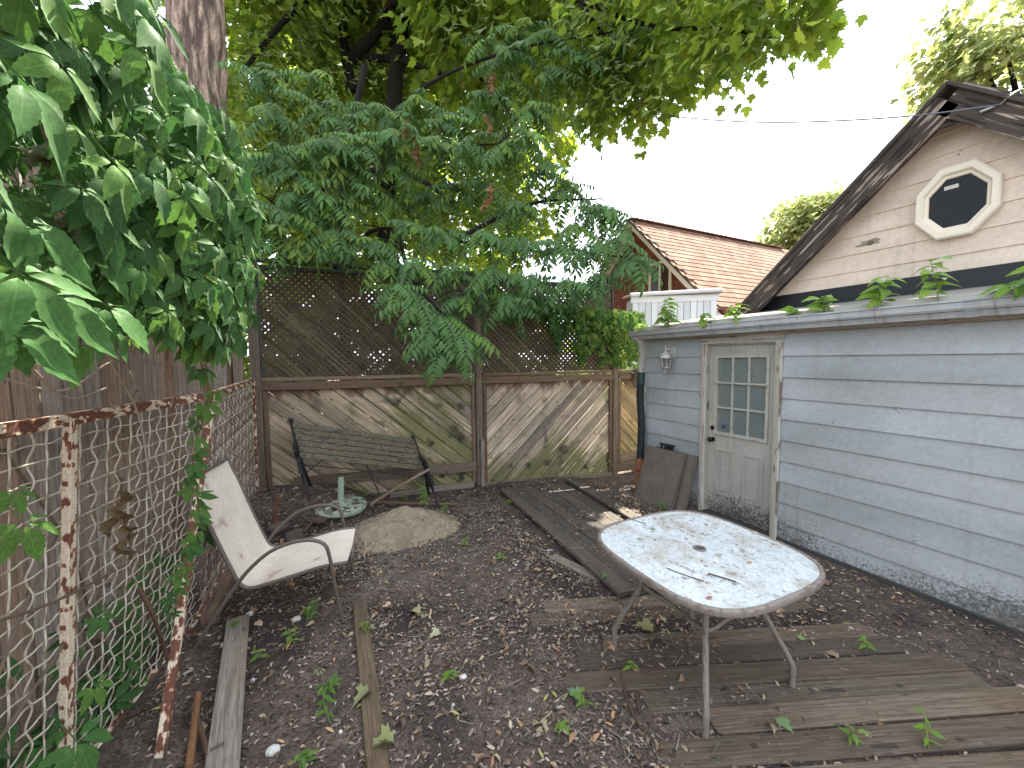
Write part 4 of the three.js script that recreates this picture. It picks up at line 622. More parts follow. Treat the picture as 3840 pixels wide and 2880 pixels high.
{
  const A = [5.923, 2.562, -6.235], B = [7.29, 2.521, -5.278], t = thing('annex', 'white panelled lean-to annex below the red roof', 'outbuilding', [A[0], 0, A[2]]);
  const dx = B[0] - A[0], dz = B[2] - A[2], L = M_.hypot(dx, dz); t.rotation.y = M_.atan2(-dz, dx);
  const wm = [0xe6e7ea, 0xdcdde2, 0xd2d4da].map((c) => std({ color: c, roughness: 0.7 })), n = 13, w = L / n;
  for (let k = 0; k < n; k++) part('panel', box(k * w + 0.006, (k + 1) * w - 0.006, 0, 3.0, -0.02, 0), wm[k % 3], t);
  part('wall', box(0, L, 0, 3.12, -0.9, -0.024), std({ color: 0x8f9094, roughness: 0.8 }), t);
  part('trim_board', box(-0.03, L + 0.03, 3.0, 3.13, -0.02, 0.02), wm[0], t);
  part('roof', beam([L / 2, 3.15, 0.08], [L / 2, 3.26, -1.0], L + 0.16, 0.03, { c: 0.003, uS: 1, vS: 1 }), std({ color: 0x9a9288, roughness: 0.9 }), t);
  part('gutter', beam([-0.06, 3.16, 0.08], [L + 0.06, 3.2, 0.08], 0.08, 0.07, { c: 0.015 }), wm[1], t);
}

// ───────── leaves ─────────
function leafMesh(parts) { // parts: [[positions],[uv],[index]]
  const P = [], U = [], I = []; let o = 0; for (const [p, u, i] of parts) { for (const v of p) P.push(...v); for (const v of u) U.push(...v); for (const k of i) I.push(k + o); o += p.length; }
  const g = new THREE.BufferGeometry(); g.setAttribute('position', new THREE.Float32BufferAttribute(P, 3)); g.setAttribute('uv', new THREE.Float32BufferAttribute(U, 2)); g.setIndex(I); g.computeVertexNormals(); return g;
}
// one leaflet from base along +y, facing +z: toothed edge, folded on the midrib, drooping tip
function leaflet(len, wid, { n = 7, tooth = 0.14, fold = 0.25, droop = 0.25, twist = 0, wav = 0, peak = 0.42 } = {}, M) {
  const p = [], u = [], I = [];
  for (let k = 0; k <= n; k++) {
    const t = k / n, y = len * t, pr = t < peak ? M_.sin(t / peak * M_.PI / 2) ** 0.85 : M_.cos((t - peak) / (1 - peak) * M_.PI / 2) ** 1.25;
    const hw = wid / 2 * pr, z = -droop * len * t * t + wav * len * M_.sin(t * 7) * 0.05, a = twist * t;
    const row = [[-hw, y, z], [0, y, z], [hw, y, z]];
    row[0][2] += fold * hw; row[2][2] += fold * hw;
    const jag = k > 0 && k < n ? tooth * (k % 2 ? 1 : -1) : 0; row[0][0] *= 1 + jag; row[2][0] *= 1 + jag; row[0][1] += jag * len * 0.12; row[2][1] += jag * len * 0.12;
    for (const q of row) { const x = q[0] * M_.cos(a) - (q[2] - z) * M_.sin(a), zz = z + q[0] * M_.sin(a) + (q[2] - z) * M_.cos(a); const v = V(x, q[1], zz); if (M) v.applyMatrix4(M); p.push(v.toArray()); }
    u.push([0, t], [0.5, t], [1, t]);
  }
  for (let k = 0; k < n; k++) { const b = k * 3; I.push(b, b + 1, b + 3, b + 1, b + 4, b + 3, b + 1, b + 2, b + 4, b + 2, b + 5, b + 4); }
  return [p, u, I];
}
// five-fingered creeper leaf; unit = length of the middle leaflet
function creeperLeaf(seed, n = 14) {
  const q = rng(seed), ps = [];
  [[-1.75, 0.62], [-0.88, 0.9], [0, 1.05], [0.88, 0.9], [1.75, 0.62]].forEach(([a, L]) => {
    const M = new THREE.Matrix4().makeRotationZ(-a + (q() - 0.5) * 0.22).multiply(new THREE.Matrix4().makeRotationX(-0.15 - q() * 0.3)).multiply(new THREE.Matrix4().makeTranslation(0, 0.1, 0)).multiply(new THREE.Matrix4().makeRotationY((q() - 0.5) * 0.5));
    ps.push(leaflet(L * (0.9 + q() * 0.2), L * (0.36 + q() * 0.07), { n, tooth: 0.075, peak: 0.46, fold: 0.22 + q() * 0.2, droop: 0.18 + q() * 0.25, twist: (q() - 0.5) * 0.5, wav: q() }, M));
  });
  // stalk
  ps.push([[[-0.018, -0.55, 0.06], [0.018, -0.55, 0.06], [0.012, 0.08, 0], [-0.012, 0.08, 0], [0, -0.55, 0.09], [0, 0.08, 0.02]], [[0.5, 0], [0.5, 0], [0.5, 0.1], [0.5, 0.1], [0.5, 0], [0.5, 0.1]], [0, 1, 2, 0, 2, 3, 0, 4, 5, 0, 5, 3, 1, 4, 5, 1, 5, 2]]);
  return leafMesh(ps);
}
function frond(seed, pairs = 8) { // pinnate leaf along +y, unit length, drooping to -z
  const q = rng(seed), ps = [], arc = (t) => V(0.05 * M_.sin(t * 3 + seed), t, -0.34 * t * t);
  for (let k = 0; k <= pairs; k++) for (const s of k === pairs ? [0] : [-1, 1]) {
    const t = 0.16 + 0.84 * k / pairs, c = arc(t), L = (0.32 - 0.1 * M_.abs(t - 0.5)) * (0.85 + q() * 0.3);
    const M = new THREE.Matrix4().makeTranslation(c.x, c.y, c.z).multiply(new THREE.Matrix4().makeRotationX(-0.68 * t)).multiply(new THREE.Matrix4().makeRotationZ(-s * (1.12 + q() * 0.2 - 0.25 * t))).multiply(new THREE.Matrix4().makeRotationX(-0.25 - q() * 0.35)).multiply(new THREE.Matrix4().makeRotationY((q() - 0.5) * 0.6));
    ps.push(leaflet(L, 0.09 * (0.85 + q() * 0.3), { n: 4, tooth: 0, fold: 0.28, droop: 0.15 + q() * 0.2, peak: 0.38 }, M));
  }
  const p = [], u = [], I = []; for (let k = 0; k <= 5; k++) { const c = arc(k / 5), w = 0.009 * (1.2 - k / 6); p.push([c.x - w, c.y, c.z], [c.x + w, c.y, c.z], [c.x, c.y, c.z + w * 1.5]); u.push([0.5, 0.5], [0.5, 0.5], [0.5, 0.5]); if (k < 5) { const b = k * 3; I.push(b, b + 1, b + 3, b + 1, b + 4, b + 3, b + 1, b + 2, b + 4, b + 2, b + 5, b + 4); } }
  ps.push([p, u, I]); return leafMesh(ps);
}
function mapleLeaf(seed) {
  const q = rng(seed), out = [[0, -0.04], [0.16, 0.02], [0.36, -0.02], [0.28, 0.14], [0.52, 0.26], [0.42, 0.33], [0.5, 0.5], [0.26, 0.46], [0.2, 0.58], [0.22, 0.74], [0.1, 0.72], [0, 1]], pts = out.concat(out.slice(1, -1).reverse().map(([x, y]) => [-x, y]));
  const p = [[0, 0.32, 0.0]], u = [[0.5, 0.3]], I = [], f = 0.12 + q() * 0.25, d = 0.1 + q() * 0.35; for (const [x, y] of pts) { p.push([x * (0.92 + q() * 0.16), y, M_.abs(x) * f - d * (y - 0.3) ** 2]); u.push([x + 0.5, y]); } for (let k = 1; k <= pts.length; k++) I.push(0, k, k % pts.length + 1); return leafMesh([[p, u, I]]);
}
const crumple = [1, 2, 3].map((k) => { const q = rng(k * 41), g = leafMesh([leaflet(1, 0.7, { n: 12, tooth: 0.2, fold: 1.3, droop: 0.25, twist: 3 + q() * 2 })]), P = g.attributes.position; for (let i = 0; i < P.count; i++) P.setXYZ(i, P.getX(i) * 0.7 + 0.1 * (q() - 0.5), P.getY(i) * 0.8 + 0.07 * (q() - 0.5), P.getZ(i) * 0.7 + 0.1 * (q() - 0.5)); g.computeVertexNormals(); return g; });
const veinTex = tex(128, 256, (u, v, c) => { const a = M_.abs(u - 0.5) * 2, mid = a < 0.035 ? 1 : 0, lat = M_.abs(((v * 9 + a * 1.1) % 1) - 0.5) < 0.045 ? 0.6 : 0, n = fbm(u * 6, v * 12, 4), k = 0.78 + 0.3 * n + 0.16 * M_.max(mid, lat); c[0] = 225 * k; c[1] = 232 * k; c[2] = 222 * k; });
const leafM = (r, g, b, tr = 0.4, map = null, rough = 1, coat = 0) => { const m = new THREE.MeshPhysicalMaterial({ color: new THREE.Color().setRGB(r, g, b), transmission: tr, roughness: rough, thickness: 0, ior: 1.4, specularIntensity: 0.5, clearcoat: coat, clearcoatRoughness: 0.42, side: THREE.DoubleSide }); if (map) m.map = map; return m; };
const creepers = [1, 2, 3, 4, 5, 6].map((k) => creeperLeaf(k * 17)), creepersLow = [1, 2, 3].map((k) => creeperLeaf(k * 29, 4)), fronds = [1, 2, 3, 4, 5].map((k) => frond(k * 13, 6 + k % 3)), maples = [1, 2, 3, 4].map((k) => mapleLeaf(k * 7));
const MC = [leafM(0.085, 0.205, 0.05, 0.35, veinTex, 1, 0.12), leafM(0.065, 0.16, 0.045, 0.35, veinTex, 1, 0.12), leafM(0.14, 0.275, 0.055, 0.38, veinTex, 1, 0.12)], MY = [leafM(0.22, 0.36, 0.07, 0.4, veinTex), leafM(0.28, 0.4, 0.08, 0.4, veinTex)], MA = [leafM(0.085, 0.18, 0.055, 0.45, null, 1, 0.16), leafM(0.105, 0.215, 0.06, 0.45, null, 1, 0.16), leafM(0.17, 0.29, 0.055, 0.5)], barkDark = std({ map: darkWood, color: 0x6a5f56, roughness: 1 });
// matrix for a leaf: base at p, tip along d, face towards n
function leafAt(p, d, n, s) { const y = d.clone().normalize(), z = n.clone().addScaledVector(y, -n.dot(y)); if (z.lengthSq() < 1e-6) z.set(0.3, 0.5, 0.8).addScaledVector(y, -0.5); z.normalize(); const x = V().crossVectors(y, z); return new THREE.Matrix4().makeBasis(x.multiplyScalar(s), y.multiplyScalar(s), z.multiplyScalar(s)).setPosition(p); }
const rv = (r = R) => { const z = r() * 2 - 1, a = r() * 6.2832, k = M_.sqrt(1 - z * z); return V(k * M_.cos(a), z, k * M_.sin(a)); };
// list: {g (geometry), m (material), x (matrix)} → the first `single` become leaves of their own, the rest instanced foliage
function leaves(parent, list, single, name = 'leaf') {
  const inv = new THREE.Matrix4().copy(parent.matrixWorld); parent.updateMatrixWorld(); inv.copy(parent.matrixWorld).invert();
  list.slice(0, single).forEach((l) => { const me = part(name, l.g, l.m, parent); me.applyMatrix4(inv.clone().multiply(l.x)); });
  const by = new Map(); for (const l of list.slice(single)) { let a = by.get(l.g); if (!a) by.set(l.g, a = new Map()); let b = a.get(l.m); if (!b) a.set(l.m, b = []); b.push(l); }
  for (const [g, a] of by) for (const [m, b] of a) { const im = new THREE.InstancedMesh(g, m, b.length); b.forEach((l, i) => { im.setMatrixAt(i, inv.clone().multiply(l.x)); const k = 0.75 + 0.5 * R(); im.setColorAt(i, new THREE.Color(k * (0.9 + 0.25 * R()), k, k * 0.95)); }); im.name = 'foliage'; im.userData.kind = 'stuff'; shade(im); parent.add(im); }
}
const nearFirst = (list) => list.sort((a, b) => { const e = (l) => { const q = l.x.elements; return M_.hypot(q[12], q[13] - 1.85, q[14]); }; return e(a) - e(b); });

// ───────── creeper spilling over the side fence ─────────
{
  const t = thing('creeper_vine', 'large dark green creeper spilling over the board fence with hanging runners', 'vine', [-0.95, 0.0, -2.0]), L = [];
  const plan = new THREE.CatmullRomCurve3([V(-0.62, 0, -0.2), V(-0.56, 0, -0.7), V(-0.47, 0, -1.25), V(-0.4, 0, -1.75), V(-0.37, 0, -2.1), V(-0.5, 0, -2.6), V(-0.72, 0, -3.1)]);
  for (let k = 0; k < 1400; k++) {
    const s = rr(0.16, 1), p = plan.getPoint(s), layer = k < 600 ? rr(0, 0.1) : rr(0.1, 0.6);
    const lo = s < 0.75 ? 1.86 + 0.12 * vn(s * 9, 3) : lerp(1.9, 2.2, (s - 0.75) * 4), hi = lerp(3.9, 2.82, sm(0.14, 0.42, s)) - (s > 0.72 ? (s - 0.72) * 1.6 : 0);
    const y = rr(lo + layer * 0.4, hi); if (y < lo) continue;
    const bulge = 0.1 * sm(1.8, 2.3, y) - 0.1 * sm(2.6, 3.6, y);
    const pos = V(p.x - layer + bulge + rr(-0.05, 0.05), y, p.z + rr(-0.05, 0.05));
    const d = V(rr(0.25, 0.7), rr(-1.05, -0.55), rr(-0.15, 0.4)), n = V(rr(0.5, 1), rr(0.3, 0.9), rr(0.1, 0.8));
    L.push({ g: creepers[M_.floor(R() * 6)], m: MC[M_.floor(R() * 2.7)], x: leafAt(pos, d, n, rr(0.072, 0.115)) });
  }
  // a few big leaves over the near rail and low behind the wires
  for (const [p, s] of [[[-0.449, 2.002, -0.949], 0.115], [[-0.459, 1.979, -1.054], 0.125], [[-0.443, 1.983, -1.222], 0.12], [[-0.462, 1.916, -0.943], 0.11], [[-0.477, 2.122, -1.632], 0.13], [[-0.446, 2.112, -1.95], 0.13], [[-0.477, 2.111, -1.046], 0.12], [[-0.487, 2.135, -1.259], 0.12]]) L.push({ g: creepers[M_.floor(R() * 6)], m: MC[0], x: leafAt(V(...p), V(0.75, -0.5, 0.15), V(0.3, 0.85, 0.55), s) });
  const front = L.slice(0, 600).concat(L.slice(-8)); const rest = L.slice(600, -8);
  nearFirst(front); const inV = front.filter((l) => { const q = l.x.elements; return q[12] > -0.62 + q[14] * 0.06 && q[14] < -0.35; }); const out = front.filter((l) => !inV.includes(l));
  // runners
  const run = (pts, n, sz, mats, r = 0.0035) => { const c = new THREE.CatmullRomCurve3(pts.map((p) => V(...p))); part('runner', tube(pts, [r, r * 0.5], 40, 5, { cap: false }), std({ color: 0x7a5f45, roughness: 0.8 }), t).position.set(0.95, 0, 2.0); const o = []; for (let k = 0; k < n; k++) { const p = c.getPointAt((k + 0.5) / n); o.push({ g: creepers[M_.floor(R() * 6)], m: pick(mats), x: leafAt(p.clone().add(rv().multiplyScalar(0.02)), V(rr(-0.9, 0.9), rr(-0.8, 0.15), rr(-0.2, 0.7)), V(rr(0, 0.8), rr(0.2, 0.8), rr(0.4, 1)), rr(...sz)) }); } return o; };
  const r1 = run([[-0.478, 2.24, -2.147], [-0.462, 2.045, -2.202], [-0.508, 1.855, -2.243], [-0.487, 1.699, -2.299], [-0.56, 1.475, -2.334], [-0.598, 1.286, -2.376], [-0.593, 1.078, -2.429], [-0.672, 0.839, -2.46], [-0.718, 0.632, -2.499], [-0.762, 0.541, -2.486]], 28, [0.06, 0.09], [MC[2], MC[0]]);
  const r2 = run([[-0.433, 2.524, -1.436], [-0.428, 2.453, -1.49], [-0.414, 2.36, -1.545], [-0.39, 2.27, -1.603], [-0.374, 2.174, -1.658], [-0.351, 2.116, -1.714]], 15, [0.035, 0.055], MY);
  const r3 = run([[-0.373, 2.682, -2.168], [-0.337, 2.486, -2.174], [-0.309, 2.336, -2.229], [-0.215, 2.251, -2.29]], 9, [0.02, 0.035], [leafM(0.22, 0.16, 0.07, 0.3, veinTex), MY[0]], 0.0025);
  const r4 = run([[-0.455, 2.286, -1.271], [-0.458, 2.212, -1.323], [-0.465, 2.074, -1.374], [-0.471, 1.881, -1.424]], 4, [0.03, 0.05], MY, 0.0045);
  const r5 = run([[-0.721, 0.912, -3.425], [-0.769, 0.718, -3.415], [-0.815, 0.56, -3.404]], 7, [0.07, 0.09], [MC[1]]);
  leaves(t, inV.slice(0, 225).concat(r1, r2, r3, r4, r5), 999); leaves(t, inV.slice(225).concat(out, rest), 0);
  const stem = std({ map: brownWood, roughness: 0.95 });
  for (let k = 0; k < 16; k++) { const z = rr(-0.4, -2.9), y = rr(2.2, 3.4); part('stem', tube([[rr(-1.12, -1.0), 3.05 + rr(0, 0.3), z - 0.2], [-0.85, y + 0.4, z], [-0.62, y, z + rr(-0.2, 0.2)], [-0.6, y - rr(0.3, 0.9), z + rr(-0.3, 0.3)]], [0.007, 0.003], 18, 5, { cap: false }), stem, t).position.set(0.95, 0, 2.0); }
  for (const pts of [[[-0.489, 2.347, -1.418], [-0.558, 2.201, -1.446], [-0.651, 2.003, -1.462]], [[-0.859, 1.812, -1.695], [-0.776, 1.76, -1.789], [-0.703, 1.858, -1.979], [-0.71, 1.739, -2.188]], [[-0.775, 1.859, -1.624], [-0.779, 1.732, -1.842], [-0.766, 1.753, -2.062]], [[-0.723, 2.051, -1.865], [-0.749, 1.858, -2.069], [-0.748, 1.609, -2.281], [-0.726, 1.177, -2.288]]]) part('bare_stem', tube(pts, [0.005, 0.003], 24, 5, { cap: false }), std({ color: 0x9a8c7c, roughness: 0.9 }), t).position.set(0.95, 0, 2.0);
  // withered leaves caught in it
  const wm = leafM(0.34, 0.33, 0.2, 0.3, veinTex, 0.9); const w = []; for (const p of [[-0.524, 2.539, -1.19], [-0.512, 2.332, -1.249], [-0.503, 2.203, -1.253], [-0.485, 2.194, -1.313], [-0.48, 2.119, -1.368]]) for (let k = 0; k < 3; k++) w.push({ g: crumple[k], m: wm, x: leafAt(V(...p).add(rv().multiplyScalar(0.02)), V(rr(-0.2, 0.3), -1, rr(-0.2, 0.2)), rv(), rr(0.08, 0.12)) }); leaves(t, w, 30, 'withered_leaf');
}
// leaves growing behind and through the wires
{
  const t = thing('creeper_vine', 'low creeper leaves growing between the wire panel and the board fence', 'vine', [-1.05, 0, -2.4]), L = [];
  for (let k = 0; k < 120; k++) { const z = rr(-1.3, -3.2); L.push({ g: creepers[k % 6], m: MC[k % 2], x: leafAt(V(-1.08 + (z + 2) * -0.1 + rr(-0.06, 0.05), 0.1 + 0.75 * R() * R(), z), V(rr(-0.3, 0.9), rr(-1, 0.4), rr(-0.5, 0.5)), V(1, rr(0, 1), rr(-0.3, 0.5)), rr(0.07, 0.12)) }); }
  for (const [p, s, m] of [[[-0.844, 1.362, -1.702], 0.12, MC[2]], [[-0.829, 0.852, -2.038], 0.075, MC[0]], [[-0.723, 0.692, -1.594], 0.13, MC[0]], [[-0.777, 0.696, -1.843], 0.08, MC[2]], [[-0.832, 1.477, -1.652], 0.07, MC[2]]]) L.unshift({ g: creepers[3], m, x: leafAt(V(...p), V(0.6, -0.7, 0.3), V(0.8, 0.4, 0.6), s) });
  leaves(t, L, 125);
  for (const pts of [[[-1.1, 0.1, -1.6], [-1.03, 0.8, -1.9], [-1.0, 1.3, -2.4], [-0.95, 1.7, -2.9]], [[-1.05, 1.2, -1.4], [-0.98, 0.95, -2.0], [-0.93, 0.8, -2.7]], [[-1.1, 0.4, -1.5], [-1.0, 0.7, -2.2], [-0.9, 1.1, -3.0]], [[-1.08, 0.3, -2.6], [-1.0, 1.0, -2.3], [-1.02, 1.55, -2.0]]]) part('stem', tube(pts, 0.006, 20, 5, { cap: false }), std({ color: 0x6a5a4c, roughness: 0.9 }), t).position.set(1.05, 0, 2.4);
  const dm = leafM(0.24, 0.15, 0.08, 0.2, veinTex, 0.9); leaves(t, [[-0.819, 1.226, -2.256], [-0.813, 1.14, -2.258], [-0.826, 1.291, -2.254], [-0.809, 1.075, -2.259], [-0.837, 1.19, -2.249]].map((p, k) => ({ g: crumple[k % 3], m: dm, x: leafAt(V(...p), V(rr(-0.2, 0.2), -1, rr(-0.2, 0.2)), rv(), 0.12) })), 9, 'withered_leaf');
}

// ───────── trees ─────────
const barkTex = tex(512, 512, (u, v, c) => { const w = vn(u * 8, v * 3, 8, 3) * 0.6, r = fbm(u * 26 + w * 2, v * 7, 4, 26, 7), e = vn(u * 128, v * 60, 128, 60); mix3(c, [176, 154, 136], [84, 70, 62], M_.min(1, M_.max(0, r * 2.6 - 0.85))); const q = 0.84 + 0.3 * e; c[0] *= q; c[1] *= q; c[2] *= q; });
const barkBump = tex(512, 512, (u, v, c) => { const w = vn(u * 8, v * 3, 8, 3) * 0.6; c[0] = c[1] = c[2] = 255 * (1 - fbm(u * 26 + w * 2, v * 7, 4, 26, 7)); }, false);
{ // big rough trunk
  const t = thing('tree_trunk', 'thick rough-barked tree trunk rising behind the board fence', 'tree', [-1.35, 0, -6.5]);
  const g = new THREE.CylinderGeometry(1, 1, 10.5, 64, 150, true), P = g.attributes.position; g.translate(0, 5.25, 0);
  for (let i = 0; i < P.count; i++) { const y = P.getY(i), a = M_.atan2(P.getZ(i), P.getX(i)), u = a / 6.2832 + 0.5, w = vn(u * 8 + 0.001, y * 0.6, 8, 99) * 0.6, r = lerp(0.34, 0.27, y / 10.5) * (1 + 0.5 * M_.exp(-y * 2.5)) + 0.06 * (0.5 - fbm(u * 26 + w * 2, y * 3, 3, 26, 99)); const lean = 0.028 * (y - 4); P.setXYZ(i, M_.cos(a) * r + lean, y, M_.sin(a) * r); } g.computeVertexNormals(); planar(g, (x, y, z) => M_.atan2(z, x) / 6.2832 * 2, (x, y) => y / 1.4);
  part('trunk', g, std({ map: barkTex, bumpMap: barkBump, bumpScale: 0.02, roughness: 1 }), t);
  part('limb', tube([[0.15, 9.8, 0], [0.8, 11, 0.3], [2.2, 12, 0.5]], [0.17, 0.06], 12, 8), std({ map: barkTex, roughness: 1 }), t); part('limb', tube([[0.15, 9.8, 0], [-0.6, 11.2, -0.2], [-1.6, 12.4, 0.2]], [0.16, 0.06], 12, 8), std({ map: barkTex, roughness: 1 }), t);
}
// crown: ellipsoids of leaf sprays
function sprayList(clusters, geos, mats, size, per = 22, spread = 0.32, seed = 1) {
  const q = rng(seed), L = [];
  for (const [c, r, n] of clusters) for (let k = 0; k < n / per; k++) {
    const d = rv(q), rad = M_.cbrt(0.25 + 0.75 * q()) * r, o = V(...c).add(V(d.x * rad, d.y * rad * 0.85, d.z * rad)), ax = V(d.x, -0.35, d.z).normalize();
    for (let j = 0; j < per; j++) { const p = o.clone().add(rv(q).multiplyScalar(spread * q() ** 0.6)).addScaledVector(ax, (q() - 0.3) * spread); L.push({ g: geos[M_.floor(q() * geos.length)], m: mats[M_.floor(q() * mats.length)], x: leafAt(p, V(ax.x + (q() - 0.5), -0.3 - q() * 0.9, ax.z + (q() - 0.5)), V((q() - 0.5) * 1.1, 0.4 + q(), (q() - 0.5) * 1.1), size * (0.7 + q() * 0.6)) }); }
  }
  return L;
}
const MM = [leafM(0.27, 0.39, 0.045, 0.64), leafM(0.36, 0.47, 0.05, 0.64), leafM(0.2, 0.31, 0.045, 0.62)];
{
  const t = thing('maple_tree', 'tall dense maple behind the lattice fence with branches reaching overhead', 'tree', [1.6, 0, -8.6]);
  const lb = (pts, r, k = 14) => part('limb', tube(pts.map((p) => [p[0] - 1.6, p[1], p[2] + 8.6]), r, k, 8, { knob: 0.3 }), barkDark, t);
  part('trunk', tube([[0, 0, 0], [-0.1, 2.5, 0.1], [-0.35, 4.6, 0.5], [-0.2, 6.8, 0.9], [0.2, 9.5, 0.6], [0.3, 12, 0]], [0.24, 0.06], 30, 12, { knob: 0.2 }), barkDark, t);
  lb([[0.705, 7.524, -8.17], [1.132, 7.823, -7.717], [1.319, 7.945, -7.078], [1.526, 8.133, -6.216]], [0.1, 0.05]); lb([[0.805, 7.616, -8.16], [1.48, 7.412, -7.658], [2.182, 7.005, -7.071], [2.806, 6.66, -6.413]], [0.07, 0.03]); lb([[0.503, 4.896, -8.084], [0.911, 5.254, -7.545], [1.619, 5.05, -7.016], [2.173, 4.575, -6.654]], [0.07, 0.03]); lb([[0.7, 6.922, -8.17], [0.594, 8.2, -8.379], [0.595, 9.359, -8.379]], [0.1, 0.06]);
  lb([[1.319, 7.945, -7.078], [2.441, 7.673, -5.699], [3.175, 6.504, -4.368], [3.616, 5.646, -3.453], [3.799, 5.207, -2.767], [3.869, 4.786, -2.298]], [0.07, 0.012], 24); lb([[3.175, 6.504, -4.368], [3.478, 5.666, -3.999], [3.647, 5.119, -3.846]], [0.035, 0.01]); lb([[0.595, 9.359, -8.379], [-0.463, 7.543, -7.987], [-0.998, 6.468, -7.736]], [0.07, 0.03]); lb([[2.441, 7.673, -5.699], [3.403, 7.721, -4.193], [3.868, 6.189, -2.842], [3.951, 4.949, -1.937]], [0.05, 0.012], 20);
  const back = [[[-1.064, 7.734, -8.534], 1.4], [[-0.027, 8.475, -8.6], 1.5], [[1.172, 8.801, -8.923], 1.5], [[2.436, 9.272, -8.456], 1.5], [[3.638, 8.742, -7.793], 1.4], [[4.445, 8.631, -6.891], 1.3], [[-0.988, 6.43, -8.543], 1.3], [[0.06, 6.88, -9], 1.4], [[1.335, 7.369, -9.103], 1.4], [[2.642, 7.534, -8.603], 1.4], [[3.711, 7.338, -7.758], 1.2], [[-0.888, 5, -8.353], 1.2], [[0.086, 5.357, -8.8], 1.2], [[1.35, 5.628, -8.898], 1.3], [[2.645, 5.765, -8.393], 1.2], [[3.695, 5.805, -7.766], 1.0], [[3.738, 5.59, -6.617], 0.6], [[-0.646, 4.064, -8.375], 1.0], [[0.462, 4.259, -8.588], 1.1], [[1.851, 4.434, -8.603], 1.1], [[3.128, 4.627, -8.011], 1.0], [[3.597, 4.71, -7.146], 0.8], [[3.999, 4.677, -6.463], 0.5]].map(([c, r]) => [c, r, 660 * r ** 2]);
  const far = [[[-1.175, 9.872, -12.445], 2.2], [[1.174, 11.751, -12.947], 2.3], [[3.851, 11.745, -12.416], 2.3], [[5.798, 11.995, -11.074], 1.9], [[-0.877, 7.123, -12.469], 2.1], [[1.572, 8.088, -12.905], 2.2], [[4.206, 8.519, -12.301], 2.0], [[5.899, 8.71, -11.02], 1.3], [[-0.277, 5.101, -11.997], 1.6], [[2.225, 5.493, -12.3], 1.7], [[4.546, 5.886, -11.644], 1.5]].map(([c, r]) => [c, r, 300 * r ** 2]);
  const over = [[[3.306, 6.745, -4.766], 1.0], [[3.585, 6.12, -4.039], 0.75], [[3.683, 5.717, -3.381], 0.65], [[3.8, 5.467, -2.932], 0.5], [[3.81, 5.115, -2.577], 0.36], [[3.812, 4.812, -2.391], 0.24], [[3.802, 4.981, -2.763], 0.28], [[3.753, 5.234, -3.303], 0.4], [[3.646, 5.341, -3.847], 0.42], [[3.366, 5.378, -4.223], 0.4], [[3.728, 4.957, -3.768], 0.2], [[3.77, 4.837, -3.582], 0.14], [[3.547, 5.08, -4.072], 0.2], [[3.412, 5.224, -4.185], 0.24], [[3.358, 5.933, -4.729], 0.6], [[3.849, 5.381, -2.519], 0.4], [[3.79, 6.023, -3.106], 0.7], [[3.966, 4.838, -1.906], 0.16], [[3.907, 5.078, -2.024], 0.3]].map(([c, r]) => [c, r * 1.14, 850 * r ** 2 + 36]);
  const high = [[[5.5, 7.7, -3.9], 0.75], [[5.1, 7.5, -3.5], 0.65], [[4.6, 7.4, -4.2], 0.8], [[5.9, 8.5, -4.4], 0.85], [[3.0, 8.6, -6.9], 1.3], [[4.2, 8.3, -6.6], 1.2], [[5.0, 7.4, -5.3], 0.85], [[5.3, 8.4, -5.5], 1.0], [[5.3, 9.5, -6.4], 1.1], [[4.4, 9.6, -7.4], 1.5], [[2.6, 9.6, -8.0], 1.6], [[3.4, 10.8, -8.4], 1.7], [[5.2, 10.6, -7.2], 1.5], [[1.4, 9.0, -7.6], 1.4], [[0.4, 9.8, -8.6], 1.7], [[4.6, 11.8, -9.2], 1.8], [[2.2, 11.6, -9.8], 1.8], [[5.4, 12, -8.6], 1.6], [[3.9, 7.2, -5.4], 0.9], [[2.4, 7.4, -6.0], 1.1], [[0.6, 11.5, -10.2], 1.8], [[-1, 10, -8.6], 1.6]].map(([c, r]) => [c, r, 800 * r ** 2]);
  const all = sprayList(back, maples, MM, 0.14, 22, 0.34, 5).concat(sprayList(far, maples, MM, 0.24, 18, 0.5, 6), sprayList(over, maples, MM, 0.125, 14, 0.26, 7), sprayList(high, maples, MM, 0.2, 20, 0.4, 8));
  leaves(t, all, 0);
}
